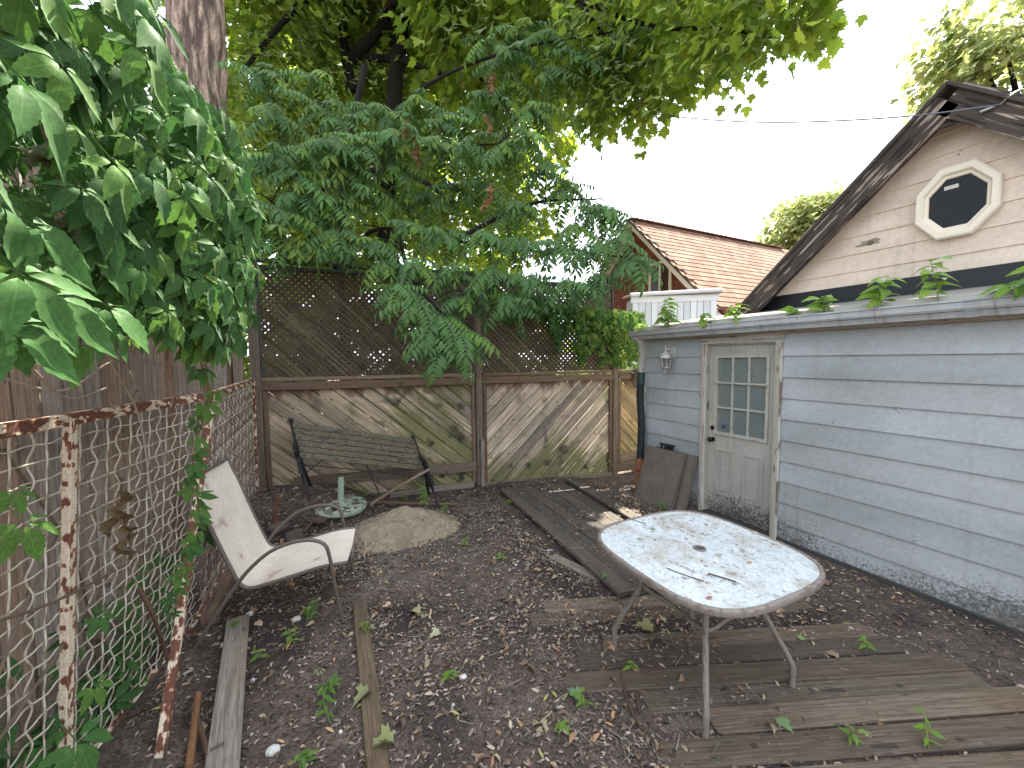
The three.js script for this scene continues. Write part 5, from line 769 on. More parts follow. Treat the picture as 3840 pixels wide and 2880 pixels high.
{ // tree with feather-like leaves hanging over the fence
  const t = thing('ailanthus_tree', 'feathery-leaved tree hanging over the lattice fence', 'tree', [0.3, 0, -6.5]);
  const O = [0.3, 0, -6.5], lb = (pts, r, k = 16) => part('limb', tube(pts.map((p) => [p[0] - O[0], p[1], p[2] - O[2]]), r, k, 7, { knob: 0.25 }), barkDark, t);
  part('trunk', tube([[0, 0, 0], [0.05, 1.6, 0], [0.0, 3.2, 0.15], [0.1, 4.6, 0.3], [0.4, 6, 0.5]], [0.09, 0.04], 22, 9, { knob: 0.2 }), barkDark, t);
  const limbs = [[[0.3, 3.2, -6.35], [0.108, 4.091, -5.599], [0.919, 4.348, -4.915], [1.995, 4.407, -4.311]], [[0.3, 3.0, -6.35], [0.635, 3.544, -5.463], [1.512, 3.313, -4.661], [2.448, 3.116, -4.012], [3.176, 2.992, -3.397]], [[0.3, 3.3, -6.35], [-0.193, 4.313, -5.597], [-0.545, 4.195, -5.272]], [[0.4, 4.5, -6.2], [1.288, 5.465, -5.45], [2.304, 5.792, -4.662], [3.304, 5.8, -3.885]], [[0.946, 3.483, -5.215], [0.957, 2.787, -4.499], [1.188, 2.327, -4.028], [1.384, 2.124, -3.859]], [[0.3, 3.1, -6.35], [-0.215, 3.519, -5.396], [-0.46, 3.632, -5.079]], [[1.512, 3.313, -4.661], [2.456, 3.803, -4.355], [3.12, 3.808, -3.907]]];
  limbs.forEach((p) => lb(p, [0.032, 0.009], 20));
  const lc = limbs.map((p) => new THREE.CatmullRomCurve3(p.map((q) => V(...q))));
  const ros = [[-0.598, 4.133, -5.165], [-0.353, 4.126, -5.088], [-0.075, 4.22, -4.999], [0.208, 4.334, -4.896], [0.494, 4.365, -4.825], [0.787, 4.44, -4.735], [1.079, 4.403, -4.626], [1.371, 4.381, -4.496], [1.675, 4.426, -4.391], [1.998, 4.354, -4.254], [2.164, 5.641, -4.507], [2.412, 6.07, -4.607], [2.365, 4.852, -4.177], [2.114, 6.058, -4.969], [-0.617, 3.563, -4.962], [-0.362, 3.482, -4.887], [-0.095, 3.715, -4.999], [0.187, 3.711, -4.996], [0.492, 3.914, -4.976], [-0.178, 3.899, -4.997], [0.886, 3.933, -5.124], [1.333, 3.974, -5.026], [1.643, 4.068, -4.828], [0.963, 3.47, -4.702], [1.35, 3.356, -4.502], [1.742, 3.352, -4.312], [2.114, 3.256, -4.085], [2.487, 3.19, -3.87], [2.79, 3.118, -3.657], [3.055, 3.231, -3.571], [3.16, 2.978, -3.343], [0.551, 3.224, -4.768], [0.267, 3.327, -4.893], [1.012, 2.997, -4.487], [1.383, 2.91, -4.282], [1.777, 2.889, -4.134], [2.159, 2.833, -3.948], [2.52, 2.768, -3.728], [2.842, 2.813, -3.553], [0.761, 2.632, -4.283], [0.936, 2.445, -4.094], [1.15, 2.297, -3.987], [1.362, 2.173, -3.867], [1.019, 2.124, -3.971], [1.185, 2.002, -3.873], [3.076, 3.757, -3.942], [2.848, 4.004, -4.109], [2.608, 4.247, -4.266], [2.824, 3.479, -3.882], [3.207, 3.686, -3.836], [-0.391, 4.692, -5.286], [0.14, 4.948, -5.398], [2.709, 5.394, -4.203], [2.962, 5.52, -4.028], [3.199, 5.576, -3.843], [2.662, 5.776, -4.232], [3.359, 5.74, -3.704], [2.301, 5.453, -4.663], [2.266, 4.538, -4.232], [1.934, 4.035, -4.611], [2.205, 3.769, -4.376], [0.025, 3.209, -4.95], [-0.297, 3.18, -4.991], [-0.466, 3.254, -4.978], [0.73, 3.004, -4.643], [1.527, 2.626, -4.233], [1.967, 2.573, -4.047], [0.35, 4.154, -4.988], [0.916, 4.24, -4.915], [-0.552, 5.409, -5.774], [0.66, 5.009, -5.259], [1.216, 5.158, -5.159], [0.33, 4.722, -5.19], [0.914, 4.887, -5.119], [2.082, 5.281, -4.765], [1.493, 4.848, -4.877], [0.053, 5.372, -5.6], [0.298, 4.201, -4.891], [1.747, 5.038, -4.898]];
  const L = [], q = rng(77), twm = barkDark;
  ros.forEach((p, ri) => {
    const P = V(...p), low = P.y < 2.45; let best = null, bd = 9; for (const c of lc) for (let k = 0; k <= 20; k++) { const w = c.getPoint(k / 20), e = w.distanceTo(P); if (e < bd) { bd = e; best = w; } }
    if (bd > 0.05) part('twig', tube([best.toArray(), best.clone().lerp(P, 0.5).add(V(0, 0.06, 0)).toArray(), P.toArray()], [0.008, 0.004], 8, 5, { cap: false }), twm, t).position.set(-O[0], 0, -O[2]);
    const n = 9 + M_.floor(q() * 4), a0 = q() * 6.28;
    for (let k = 0; k < n; k++) { const a = a0 + k * 2.4, d = V(M_.cos(a), -0.15 - q() * 0.55 + (k < 3 ? 0.4 : 0), M_.sin(a) * 0.8 + 0.35); L.push({ g: fronds[M_.floor(q() * 5)], m: MA[M_.floor(q() * 2.5)], x: leafAt(P.clone().add(rv(q).multiplyScalar(0.05)), d, V(0, 1, 0.25), 0.3 + q() * 0.17) }); }
  });
  nearFirst(L); leaves(t, L, 280);
  const deadM = [leafM(0.38, 0.24, 0.14, 0.25, veinTex, 0.9), leafM(0.46, 0.25, 0.11, 0.25, veinTex, 0.9)];
  for (const [pts, n, s] of [[[[0.913, 4.494, -4.508], [0.996, 4.317, -4.491], [1.066, 4.149, -4.475]], 9, 0.1], [[[1.9, 5.268, -4.408], [1.933, 5.07, -4.394]], 5, 0.09], [[[1.8, 4.631, -4.233], [1.818, 4.504, -4.226]], 4, 0.08]]) { const c = thing('dead_leaf_bunch', ['shrivelled tan bunch of dead leaves hanging lowest in the feathery tree', 'reddish dead leaf bunch under the upper feathery branch', 'small dead leaf tuft at the tip of the long feathery branch'][n === 9 ? 0 : n === 5 ? 1 : 2], 'dead leaves', pts[0]); const cv = new THREE.CatmullRomCurve3((pts.length > 2 ? pts : [pts[0], pts[1]]).map((p) => V(...p))), ll = []; for (let k = 0; k < n; k++) ll.push({ g: crumple[k % 3], m: deadM[k % 2], x: leafAt(cv.getPointAt(k / (n - 1) * 0.999).add(rv().multiplyScalar(0.03)), V(rr(-0.5, 0.5), -1, rr(-0.3, 0.3)), rv(), s * 1.5) }); leaves(c, ll, 99); }
  { const c = thing('dead_leaf_bunch', 'orange-brown pair of dead leaves dangling on a thin runner', 'dead leaves', [1.78, 3.868, -4.133]), ll = []; for (const p of [[1.78, 3.827, -4.133], [1.818, 3.792, -4.117], [1.749, 3.689, -4.146], [1.71, 3.663, -4.162]]) ll.push({ g: crumple[ll.length % 3], m: deadM[1], x: leafAt(V(...p), V(rr(-0.3, 0.3), -1, 0), rv(), 0.17) }); leaves(c, ll, 9); part('runner', tube([[0.02, 0.75, 0], [0.0, 0.3, 0], [0, 0, 0]], 0.003, 8, 5, { cap: false }), barkDark, c); }
}
// creeper over the right end of the fence
{
  const t = thing('creeper_vine', 'bright creeper draped over the right end of the lattice fence', 'vine', fenceAt(4.6, 1.6, 0.1)), L = [];
  for (let k = 0; k < 1400; k++) {
    const u = M_.pow(R(), 0.6), lx = lerp(2.9, 5.55, u), top = lerp(2.75, 2.5, u) + 0.12 * vn(lx * 4, 1), lo = lx > 4.75 ? (lx > 5.2 ? 1.62 : 1.7) : lerp(2.45, 1.75, sm(3.3, 4.7, lx)) + 0.5 * vn(lx * 7, 9) - 0.2;
    const y = lerp(lo, top, M_.pow(R(), 0.75)), out = 0.06 + 0.26 * R() * sm(1.5, 2.3, y) * (u > 0.5 ? 1 : 0.7);
    L.push({ g: creepersLow[k % 3], m: lx > 4.2 ? pick([MC[2], MY[0], MY[1], MC[0]]) : pick(MC), x: leafAt(V(...fenceAt(lx, y, out * (lx > 5.3 ? 0.4 : 1))), V(rr(-0.6, 0.6), rr(-1, -0.2), rr(0, 0.8)), V(rr(-0.5, 0.5), rr(0.2, 0.9), rr(0.3, 1)), rr(0.055, 0.095)) });
  }
  nearFirst(L); leaves(t, L, 260);
  for (let k = 0; k < 12; k++) { const lx = rr(3.6, 5.4); part('stem', tube([fenceAt(lx, rr(1.6, 2), 0.05), fenceAt(lx + 0.1, 2.2, 0.09), fenceAt(lx - 0.1, 2.7, 0.05)], 0.005, 10, 5, { cap: false }), std({ color: 0x6a5644 }), t).position.copy(t.position).negate(); }
}
// shrubs in the yard behind the lattice
[[0.4, 'dark shrub seen through the lattice left of the tree trunk', 21], [1.7, 'dark shrub seen through the middle of the lattice', 22], [2.75, 'dark shrub behind the middle post of the lattice fence', 25], [3.7, 'dark shrub seen through the right-hand lattice panel', 23], [4.9, 'low shrub behind the fence end by the drain', 24]].forEach(([lx, lab, sd], k) => {
  const b = fenceAt(lx, 0, -1.5), t = thing('shrub', lab, 'shrub', b, 0, 'shrubs behind the lattice'); part('stem', tube([[0, 0, 0], [0.05, 0.8, 0], [0, 1.8, 0]], [0.05, 0.02], 8, 7), barkDark, t);
  leaves(t, sprayList([[[b[0] - 0.35, 1.0, b[2]], 0.75, 420], [[b[0] + 0.35, 1.2, b[2] - 0.2], 0.8, 420], [[b[0] - 0.3, 2.1, b[2] - 0.3], 0.85, k === 4 || k === 1 ? 0 : 520], [[b[0] + 0.45, 2.5, b[2] - 0.3], 0.8, k === 4 || k === 1 ? 0 : 520], [[b[0], 2.9, b[2] - 0.9], 0.9, k === 4 || k === 1 ? 0 : 520]], maples, MM, 0.19, 20, 0.3, sd), 0);
});
// trees beyond the roofs
function farTree(label, base, h, r, crown, n, size, seed) {
  const t = thing('background_tree', label, 'tree', base, 0, 'trees beyond the roofs');
  part('trunk', tube([[0, 0, 0], [0.1, h * 0.4, 0], [0, h * 0.8, 0.1]], [r, r * 0.3], 10, 8), barkDark, t);
  leaves(t, sprayList(crown.map(([c, q]) => [c, q, n * q * q]), maples, [leafM(0.3, 0.36, 0.12, 0.5), leafM(0.36, 0.4, 0.15, 0.5)], size, 18, size * 2.2, seed), 0);
  crown.forEach(([c]) => part('limb', tube([[0, h * 0.55, 0], [(c[0] - base[0]) * 0.5, (c[1] + h * 0.55) * 0.5, (c[2] - base[2]) * 0.5], [c[0] - base[0], c[1], c[2] - base[2]]], [r * 0.4, r * 0.1], 8, 6), barkDark, t));
}
farTree('sunlit pale tree standing behind the garage gable', [11.5, 0, -2.2], 9, 0.2, [[[11.202, 7.439, -2.602], 1.1], [[11.265, 7.486, -2.315], 1.4], [[11.156, 7.072, -2.79], 0.7], [[11.125, 7.469, -2.912], 0.5], [[11.263, 6.65, -2.324], 1.0], [[11.306, 6.9, -2.104], 1.5]], 520, 0.16, 31);
farTree('small rounded tree showing above the pink shingle roof', [20, 0, -14], 8, 0.2, [[[21.389, 8.352, -10.886], 1.5], [[21.095, 8.037, -11.445], 1.0], [[21.773, 8.159, -10.096], 1.6], [[21.462, 8.863, -10.741], 1.0], [[22.051, 7.584, -9.473], 2.0]], 420, 0.26, 32);

// ───────── clothes line, rag ─────────
solo('clothes_line', tube([[4.945, 3.84, -1.15], [4.454, 3.847, -1.563], [4.247, 4.324, -2.638], [3.842, 4.856, -3.65], [3.087, 5.537, -4.792]], 0.006, 40, 6), std({ color: 0x5a5f66, roughness: 0.6 }), 'thin cable sagging from the garage gable to the trees', 'cable');
{
  const g = thing('line_fitting', 'small metal tension hook fixing the cable to the gable', 'hook', [4.945, 3.84, -1.15]);
  part('hook', tube([[0, 0, 0], [-0.02, 0.03, 0.05], [-0.01, 0.05, 0.11], [0.0, 0.0, 0.13], [0.01, -0.02, 0.1]], 0.007, 16, 6), std({ color: 0xa8a8a4, metalness: 0.7, roughness: 0.4 }), g);
  part('turnbuckle', tube([[-0.005, 0.0, -0.02], [-0.01, -0.005, -0.1]], 0.012, 1, 8), std({ color: 0xa8a8a4, metalness: 0.7, roughness: 0.4 }), g);
}
{
  const n = 24, m = 8, P = [], I = [], U = []; for (let j = 0; j <= n; j++) for (let i = 0; i <= m; i++) { const v = j / n * 0.42 - 0.1, u = (i / m - 0.5) * 0.12 * (1 - 0.15 * j / n), over = v < 0 ? 0.05 + v * 0.6 : 0.05, y = v < 0 ? 1.668 - 0.0 : 1.668 - v; P.push(u, y + (v < 0 ? 0 : 0), over + 0.014 * M_.sin(i * 2.1 + j * 0.12) + 0.012 + (v >= 0 ? 0.012 : 0)); U.push(u * 4, v * 4); } for (let j = 0; j < n; j++) for (let i = 0; i < m; i++) { const a = j * (m + 1) + i; I.push(a, a + 1, a + m + 1, a + 1, a + m + 2, a + m + 1); }
  const g = new THREE.BufferGeometry(); g.setAttribute('position', new THREE.Float32BufferAttribute(P, 3)); g.setAttribute('uv', new THREE.Float32BufferAttribute(U, 2)); g.setIndex(I); g.computeVertexNormals();
  const m2 = solo('rag', g, std({ map: concTex, color: 0xe8e2d8, roughness: 1 }), 'grey old rag hanging over the fence rail beside the drain', 'rag'); m2.position.set(...fenceAt(5.42, 0, 0)); m2.rotation.y = -FA;
}
// ───────── plants in the gutter and seedlings ─────────
const ovate = [1, 2, 3].map((k) => { const q = rng(k * 5); return leafMesh([leaflet(1, 0.62, { n: 6, tooth: 0.08, fold: 0.25, droop: 0.3 + q() * 0.2, twist: q() - 0.5, peak: 0.35 })]); });
function sprig(t, h, n, size, mats, lean = 0.25, geos = ovate) {
  const top = V(rr(-lean, lean) * h, h, rr(-lean, lean) * h), mid = V(top.x * 0.3 + rr(-0.02, 0.02), h * 0.5, top.z * 0.3);
  part('stem', tube([[0, -0.02, 0], mid.toArray(), top.toArray()], [0.0035, 0.0018], 8, 5, { cap: false }), std({ color: 0x6f7d3f, roughness: 0.8 }), t);
  const cv = new THREE.QuadraticBezierCurve3(V(0, 0, 0), mid, top), base = t.position, L = [];
  for (let k = 0; k < n; k++) { const s = 0.25 + 0.75 * (k + 1) / n, a = k * 2.4 + R(); L.push({ g: geos[k % geos.length], m: mats[k % mats.length], x: leafAt(cv.getPoint(M_.min(1, s)).add(base), V(M_.cos(a), 0.3 - 0.6 * R(), M_.sin(a)), V(rr(-0.7, 0.1), 0.8, rr(0, 0.7)), size * (0.7 + 0.5 * R())) }); }
  leaves(t, L, 99);
}
const slim = [1, 2].map((k) => { const q = rng(k * 9); return leafMesh([leaflet(1, 0.34, { n: 6, tooth: 0.1, fold: 0.25, droop: 0.35 + q() * 0.2, twist: q() - 0.5, peak: 0.4 })]); });
const MG = [leafM(0.28, 0.46, 0.06, 0.48, veinTex), leafM(0.34, 0.5, 0.07, 0.48, veinTex)];
[[-3.95, 0.12, 10, 0.085, 'low bright sprout at the drain end of the gutter'], [-3.62, 0.4, 26, 0.1, 'tallest leafy seedling in the gutter above the wall lantern'], [-3.5, 0.24, 16, 0.085, 'short seedling rooted beside the tallest one in the gutter'], [-2.95, 0.15, 8, 0.085, 'small four-leaved seedling in the gutter above the door'], [-2.62, 0.22, 14, 0.1, 'bushy seedling in the gutter just past the door'], [-2.05, 0.1, 7, 0.08, 'tiny seedling in the gutter over bare clapboard'], [-1.83, 0.17, 12, 0.1, 'spreading seedling in the gutter below the eaves corner'], [-1.47, 0.26, 13, 0.1, 'two-tiered seedling in the gutter below the flaked gable patch'], [-1.13, 0.34, 15, 0.1, 'leggy seedling in the gutter below the octagonal window']].forEach(([z, h, n, s, lab]) => { const t = thing('gutter_seedling', lab, 'plant', [3.93, 2.19, z], 0, 'seedlings in the gutter'); sprig(t, h, n, s * 1.4, MG, 0.35); });
{ const t = thing('creeper_sprig', 'large creeper leaves lying over the gutter joint', 'vine', [3.9, 2.24, -0.72]), L = []; for (const [x, y, z, dz, s] of [[3.9, 2.3, -0.72, -0.9, 0.17], [3.95, 2.38, -0.68, -0.6, 0.16], [3.88, 2.34, -0.62, -0.4, 0.18], [3.86, 2.28, -0.8, -0.9, 0.13], [3.95, 2.3, -0.5, -0.5, 0.17]]) L.push({ g: creepers[L.length], m: L.length % 2 ? MG[0] : MC[2], x: leafAt(V(x, y, z), V(-0.5, 0.1, dz), V(-0.4, 1, 0.25), s) }); leaves(t, L, 9); part('runner', tube([[0.05, 0.1, 0.6], [0, 0.08, 0.2], [0, 0.02, -0.05]], 0.006, 10, 5), std({ color: 0x6a5644 }), t); }
const gh = (x, z) => ground(x, z) + M_.max(0, moundH(x, z)) * (M_.hypot((x - 0.72) / 0.62, (z + 4.2) / 0.5) < 1 ? 1 : 0);
{
  const spots = [[[-0.614, 0, -3.119], 0.1, 8, 'sprouting through the end of the loose grey board'], [[-0.117, 0, -2.969], 0.16, 14, 'standing alone beside the sling chair front leg'], [[-0.222, 0, -2.798], 0.09, 8, 'growing between the two loose boards near a cut root'], [[0.197, 0, -2.704], 0.08, 7, 'at the head of the rotted tan board'], [[-0.421, 0, -2.746], 0.06, 6, 'beside the grey board edge'], [[-0.061, 0, -2.268], 0.12, 12, 'leafy and low beside the tan board'], [[-0.029, 0, -2.085], 0.16, 13, 'tallest one beside the tan board foot'], [[0.576, 0, -2.065], 0.08, 7, 'on open soil near the bare patch'], [[1.205, 0, -3.538], 0.09, 8, 'on open soil past the sand mound'], [[1.421, 0, -3.129], 0.06, 6, 'on open soil near the walkway edge'], [[1.019, 0, -4.387], 0.25, 22, 'ferny tall one on the sand mound edge'], [[1.152, 0, -4.174], 0.14, 12, 'ferny short one below the mound edge'], [[0.928, 0, -5.011], 0.12, 9, 'wispy one behind the sand mound'], [[0.442, 0, -5.268], 0.13, 14, 'bushy one beside the parasol foot'], [[0.627, 0, -5.36], 0.13, 12, 'bushy one at the end of the fallen slat'], [[2.041, 0, -2.36], 0.12, 8, 'at the near end of the walkway'], [[2.068, 0, -4.32], 0.08, 6, 'at the walkway left edge'], [[4.204, 0, -4.767], 0.2, 7, 'slender one at the fence post near the drain'], [[2.983, 0, -1.076], 0.12, 7, 'slender one by the end of a deck plank'], [[2.197, 0, -0.853], 0.12, 9, 'grassy one between two deck planks'], [[2.475, 0, -0.651], 0.14, 8, 'pale one at the frame side of the deck'], [[1.193, 0, -1.554], 0.09, 7, 'round-leaved one on soil left of the table'], [[1.002, 0, -1.509], 0.07, 7, 'star-leaved one on soil before the table'], [[-0.632, 0.25, -5.527], 0.16, 12, 'broad-leaved one in the fence corner behind the chair'], [[3.599, 0, -3.264], 0.14, 14, 'dark ivy-like one at the foot of the slabs'], [[-0.139, 0, -1.912], 0.1, 12, 'feathery one beside the grey board near the path'], [[1.566, 0, -1.636], 0.05, 5, 'beside the table left foot']];
  for (const [p, h, n, w] of spots) { const y = M_.max(gh(p[0], p[2]), p[1]); const t = thing('seedling', 'small green seedling ' + w, 'plant', [p[0], y, p[2]], 0, 'seedlings on the ground'); sprig(t, h, n, h > 0.2 ? 0.075 : 0.055, n > 10 ? [MC[2], MY[0]] : [MY[0], MG[0], MY[1]], 0.5, slim); }
}
// ───────── litter ─────────
const chip = (() => { const p = [[-0.5, -0.1, 0], [0, -0.17, 0.16], [0.5, -0.02, 0.02], [0.1, 0.17, 0.12], [-0.4, 0.12, -0.03]], u = p.map(() => [0.5, 0.5]); return leafMesh([[p, u, [0, 1, 4, 1, 3, 4, 1, 2, 3]]]); })();
const curl = leafMesh([leaflet(1, 0.55, { n: 5, tooth: 0.2, fold: 0.9, droop: 0.5, twist: 1.2 })]);
const yardOK = (x, z) => x > (z > -3.2 ? -0.86 + (z + 3.2) * -0.09 : -0.76) && x < 4.02 && z < -0.25 && z > lerp(-5.42, -4.95, (x + 0.7) / 5) && !(x > 1.95 && x < 3.3 && z < -2.1 && z > -4.75 && R() < 0.86);
function scatter(name, geo, mat, n, size, cols, label, cat, { flat = 0.5, lift = 0.004, dens = null } = {}) {
  const M = [], q = new THREE.Quaternion(), e = new THREE.Euler(); while (M.length < n) { const x = rr(-1.05, 4.05), z = rr(-5.5, -0.25); if (!yardOK(x, z)) continue; if (dens && R() > dens(x, z)) continue; const s = rr(size[0], size[1]) * (R() < 0.15 ? 1.5 : 1); e.set(-M_.PI / 2 + rr(-flat, flat), rr(-flat, flat), rr(0, 6.28)); e.order = 'YXZ'; const onW = x > 1.95 && x < 3.3 && z < -2.1 && z > -4.75; M.push([new THREE.Matrix4().compose(V(x, (onW ? M_.max(0.056, gh(x, z)) : gh(x, z)) + lift + s * 0.06, z), q.setFromEuler(new THREE.Euler(rr(-flat, flat) - M_.PI / 2, 0, 0)).premultiply(new THREE.Quaternion().setFromAxisAngle(V(0, 1, 0), rr(0, 6.28))), V(s, s, s)), pick(cols)]); }
  const im = new THREE.InstancedMesh(geo, mat, n); M.forEach(([m, c], i) => { im.setMatrixAt(i, m); const k = rr(0.7, 1.25); im.setColorAt(i, new THREE.Color().setRGB(c[0] * k, c[1] * k, c[2] * k)); }); im.name = name; im.userData = { kind: 'stuff', label, category: cat }; shade(im); scene.add(im);
}
const whiteM = std({ color: 0xffffff, roughness: 0.95 });
const deckThin = (x, z) => (0.35 + 0.65 * sm(0.4, 0.56, fbm(x * 1.7 + 20, z * 1.7 + 50, 3))) * (x > 2.9 ? 0.7 : 1) * (x > 1.4 && z > -2 ? 0.6 : 1) * (M_.hypot((x - 0.72) / 0.5, (z + 4.2) / 0.4) < 1 ? 0.25 : 1);
scatter('bark_litter', chip, whiteM, 26000, [0.012, 0.036], [[0.13, 0.098, 0.078], [0.08, 0.06, 0.05], [0.2, 0.155, 0.12], [0.05, 0.039, 0.034], [0.32, 0.25, 0.195], [0.16, 0.11, 0.08], [0.4, 0.32, 0.25]], 'fine dark bark and leaf litter strewn over the soil', 'litter', { flat: 0.6, dens: deckThin });
scatter('twig_litter', (() => { const g = new THREE.CylinderGeometry(0.02, 0.028, 1, 4, 1, true); return g; })(), whiteM, 4200, [0.025, 0.08], [[0.16, 0.12, 0.1], [0.1, 0.08, 0.07], [0.3, 0.25, 0.2]], 'thin dry twigs and stalks strewn over the soil', 'litter', { flat: 0.15, lift: 0.006, dens: deckThin });
scatter('leaf_litter', curl, std({ color: 0xffffff, roughness: 0.9 }), 2600, [0.018, 0.05], [[0.2, 0.13, 0.085], [0.3, 0.19, 0.11], [0.14, 0.09, 0.065], [0.26, 0.2, 0.13], [0.4, 0.3, 0.2]], 'small curled brown leaves strewn over the soil', 'litter', { flat: 0.7, lift: 0.008, dens: deckThin });
scatter('maple_keys', (() => { const g = leafMesh([leaflet(1, 0.3, { n: 4, tooth: 0, fold: 0.2, droop: 0.3, peak: 0.65 })]); return g; })(), std({ color: 0xffffff, roughness: 0.8 }), 260, [0.04, 0.06], [[0.42, 0.22, 0.11], [0.45, 0.28, 0.15], [0.36, 0.34, 0.1]], 'orange-tan maple keys scattered over the soil and planks', 'litter', { flat: 0.25, lift: 0.012 });
scatter('pebbles', new THREE.DodecahedronGeometry(0.5, 0), std({ color: 0xffffff, roughness: 0.85 }), 190, [0.008, 0.022], [[0.42, 0.4, 0.37], [0.3, 0.29, 0.27], [0.55, 0.53, 0.5]], 'small pale pebbles and stone chips in the soil', 'pebbles', { flat: 3, lift: 0 });
scatter('sand_crumbs', chip, whiteM, 2600, [0.008, 0.02], [[0.34, 0.29, 0.22], [0.26, 0.22, 0.17], [0.42, 0.37, 0.29]], 'crumbs of sand and grit round the mound', 'sand', { flat: 0.6, dens: (x, z) => M_.exp(-(((x - 0.75) / 0.62) ** 2) - ((z + 4.05) / 0.5) ** 2) });
// dry fallen leaves one can pick out
{
  const dl = [[[-0.165, 0, -3.134], 0.1, [0.3, 0.3, 0.16]], [[0.517, 0, -2.773], 0.13, [0.34, 0.33, 0.18]], [[0.59, 0, -2.69], 0.1, [0.38, 0.34, 0.2]], [[0.641, 0, -2.443], 0.09, [0.42, 0.4, 0.26]], [[1.382, 0, -2.257], 0.12, [0.32, 0.31, 0.16]], [[1.934, 0, -1.817], 0.14, [0.26, 0.24, 0.11]], [[0.922, 0, -1.576], 0.13, [0.36, 0.3, 0.18]], [[0.17, 0, -2.168], 0.12, [0.24, 0.25, 0.13]], [[-0.085, 0, -2.475], 0.08, [0.28, 0.3, 0.18]], [[1.166, 0, -1.599], 0.1, [0.16, 0.26, 0.14]], [[0.36, 0, -3.418], 0.1, [0.36, 0.3, 0.18]], [[2.709, 0, -1.313], 0.06, [0.2, 0.32, 0.1]], [[2.001, 0, -1.058], 0.09, [0.2, 0.3, 0.13]], [[0.238, 0, -1.817], 0.13, [0.26, 0.27, 0.12]], [[1.546, 0, -1.085], 0.12, [0.1, 0.13, 0.07]], [[2.478, 0, -2.286], 0.1, [0.3, 0.25, 0.16]], [[2.456, 0, -0.828], 0.07, [0.5, 0.28, 0.14]], [[-0.527, 0, -3.262], 0.07, [0.34, 0.24, 0.14]]];
  const where = ['by the head of the rotted tan board', 'crumpled largest on open soil past the tan board', 'folded beside the largest crumpled one', 'pale and flat on the soil between mound and deck', 'beside the far deck plank', 'heaped under the table between its left legs', 'split and curled before the table left foot', 'withered beside the middle of the tan board', 'small beside a seedling by the tan board', 'green-grey on soil left of the table', 'by the chair front edge below the mound', 'star-shaped and green on the deck plank', 'bright green near the table right foot', 'long and limp at the foot of the tan board', 'dark green at the table front foot', 'at the near end of the walkway', 'orange on the widest deck plank', 'yellow-brown by the chair rear leg'];
  dl.forEach(([p, s, c], k) => { const g = k === 11 || k === 12 ? maples[1] : k % 2 ? mapleLeaf(k * 3 + 50) : creepersLow[k % 3]; const m = solo('fallen_leaf', g, leafM(c[0], c[1], c[2], 0.15, null, 0.9), 'dry fallen leaf ' + where[k], 'leaf', 'fallen leaves'); m.applyMatrix4(leafAt(V(p[0], gh(p[0], p[2]) + 0.02, p[2]), V(rr(-1, 1), 0.05, rr(-1, 1)), V(rr(-0.3, 0.3), 1, rr(-0.3, 0.3)), s).multiply(new THREE.Matrix4().makeScale(0.8, 1, k === 11 || k === 12 ? 0.6 : 2.4))); });
}
// sticks, stones, rubble
const stickM = std({ map: brownWood, color: 0xa89888, roughness: 0.95 });
[[[[1.494, 0.015, -1.635], [1.416, 0.02, -1.512], [1.363, 0.02, -1.401], [1.343, 0.015, -1.281]], 0.009, 'dark crooked stick lying beside the table left foot'], [[[1.474, 0.012, -1.492], [1.408, 0.012, -1.402]], 0.012, 'short pale stick by the crooked one'], [[[-0.677, 0.05, -2.443], [-0.598, 0.05, -2.263], [-0.516, 0.04, -2.043]], 0.016, 'thick forked branch between tool handle and grey board'], [[[-0.787, 0.829, -2.267], [-0.75, 0.678, -2.28], [-0.771, 0.1, -2.523], [-0.712, 0.05, -2.174]], 0.011, 'grey bent stick leaning on the wire panel'], [[[-0.225, 0.02, -2.865], [-0.417, 0.04, -2.629], [-0.697, 0.06, -2.412]], 0.006, 'long thin pale stick crossing the grey board'], [[[2.034, 0.01, -0.95], [2.066, 0.02, -0.898], [2.153, 0.01, -0.89]], 0.008, 'small curved stick on the deck near the right foot'], [[[-0.24, 0.1, -4.393], [-0.091, 0.15, -4.711], [0.084, 0.2, -5.032]], 0.016, 'stout branch propped on the parasol foot'], [[[-0.389, 0.06, -4.45], [-0.229, 0.12, -4.722], [-0.338, 0.16, -5.12]], 0.014, 'branch in the rubble behind the chair']].forEach(([p, r, lab]) => solo('stick', tube(p, [r, r * 0.6], 24, 7, { knob: 0.5 }), stickM, lab, 'stick', 'sticks on the ground'));
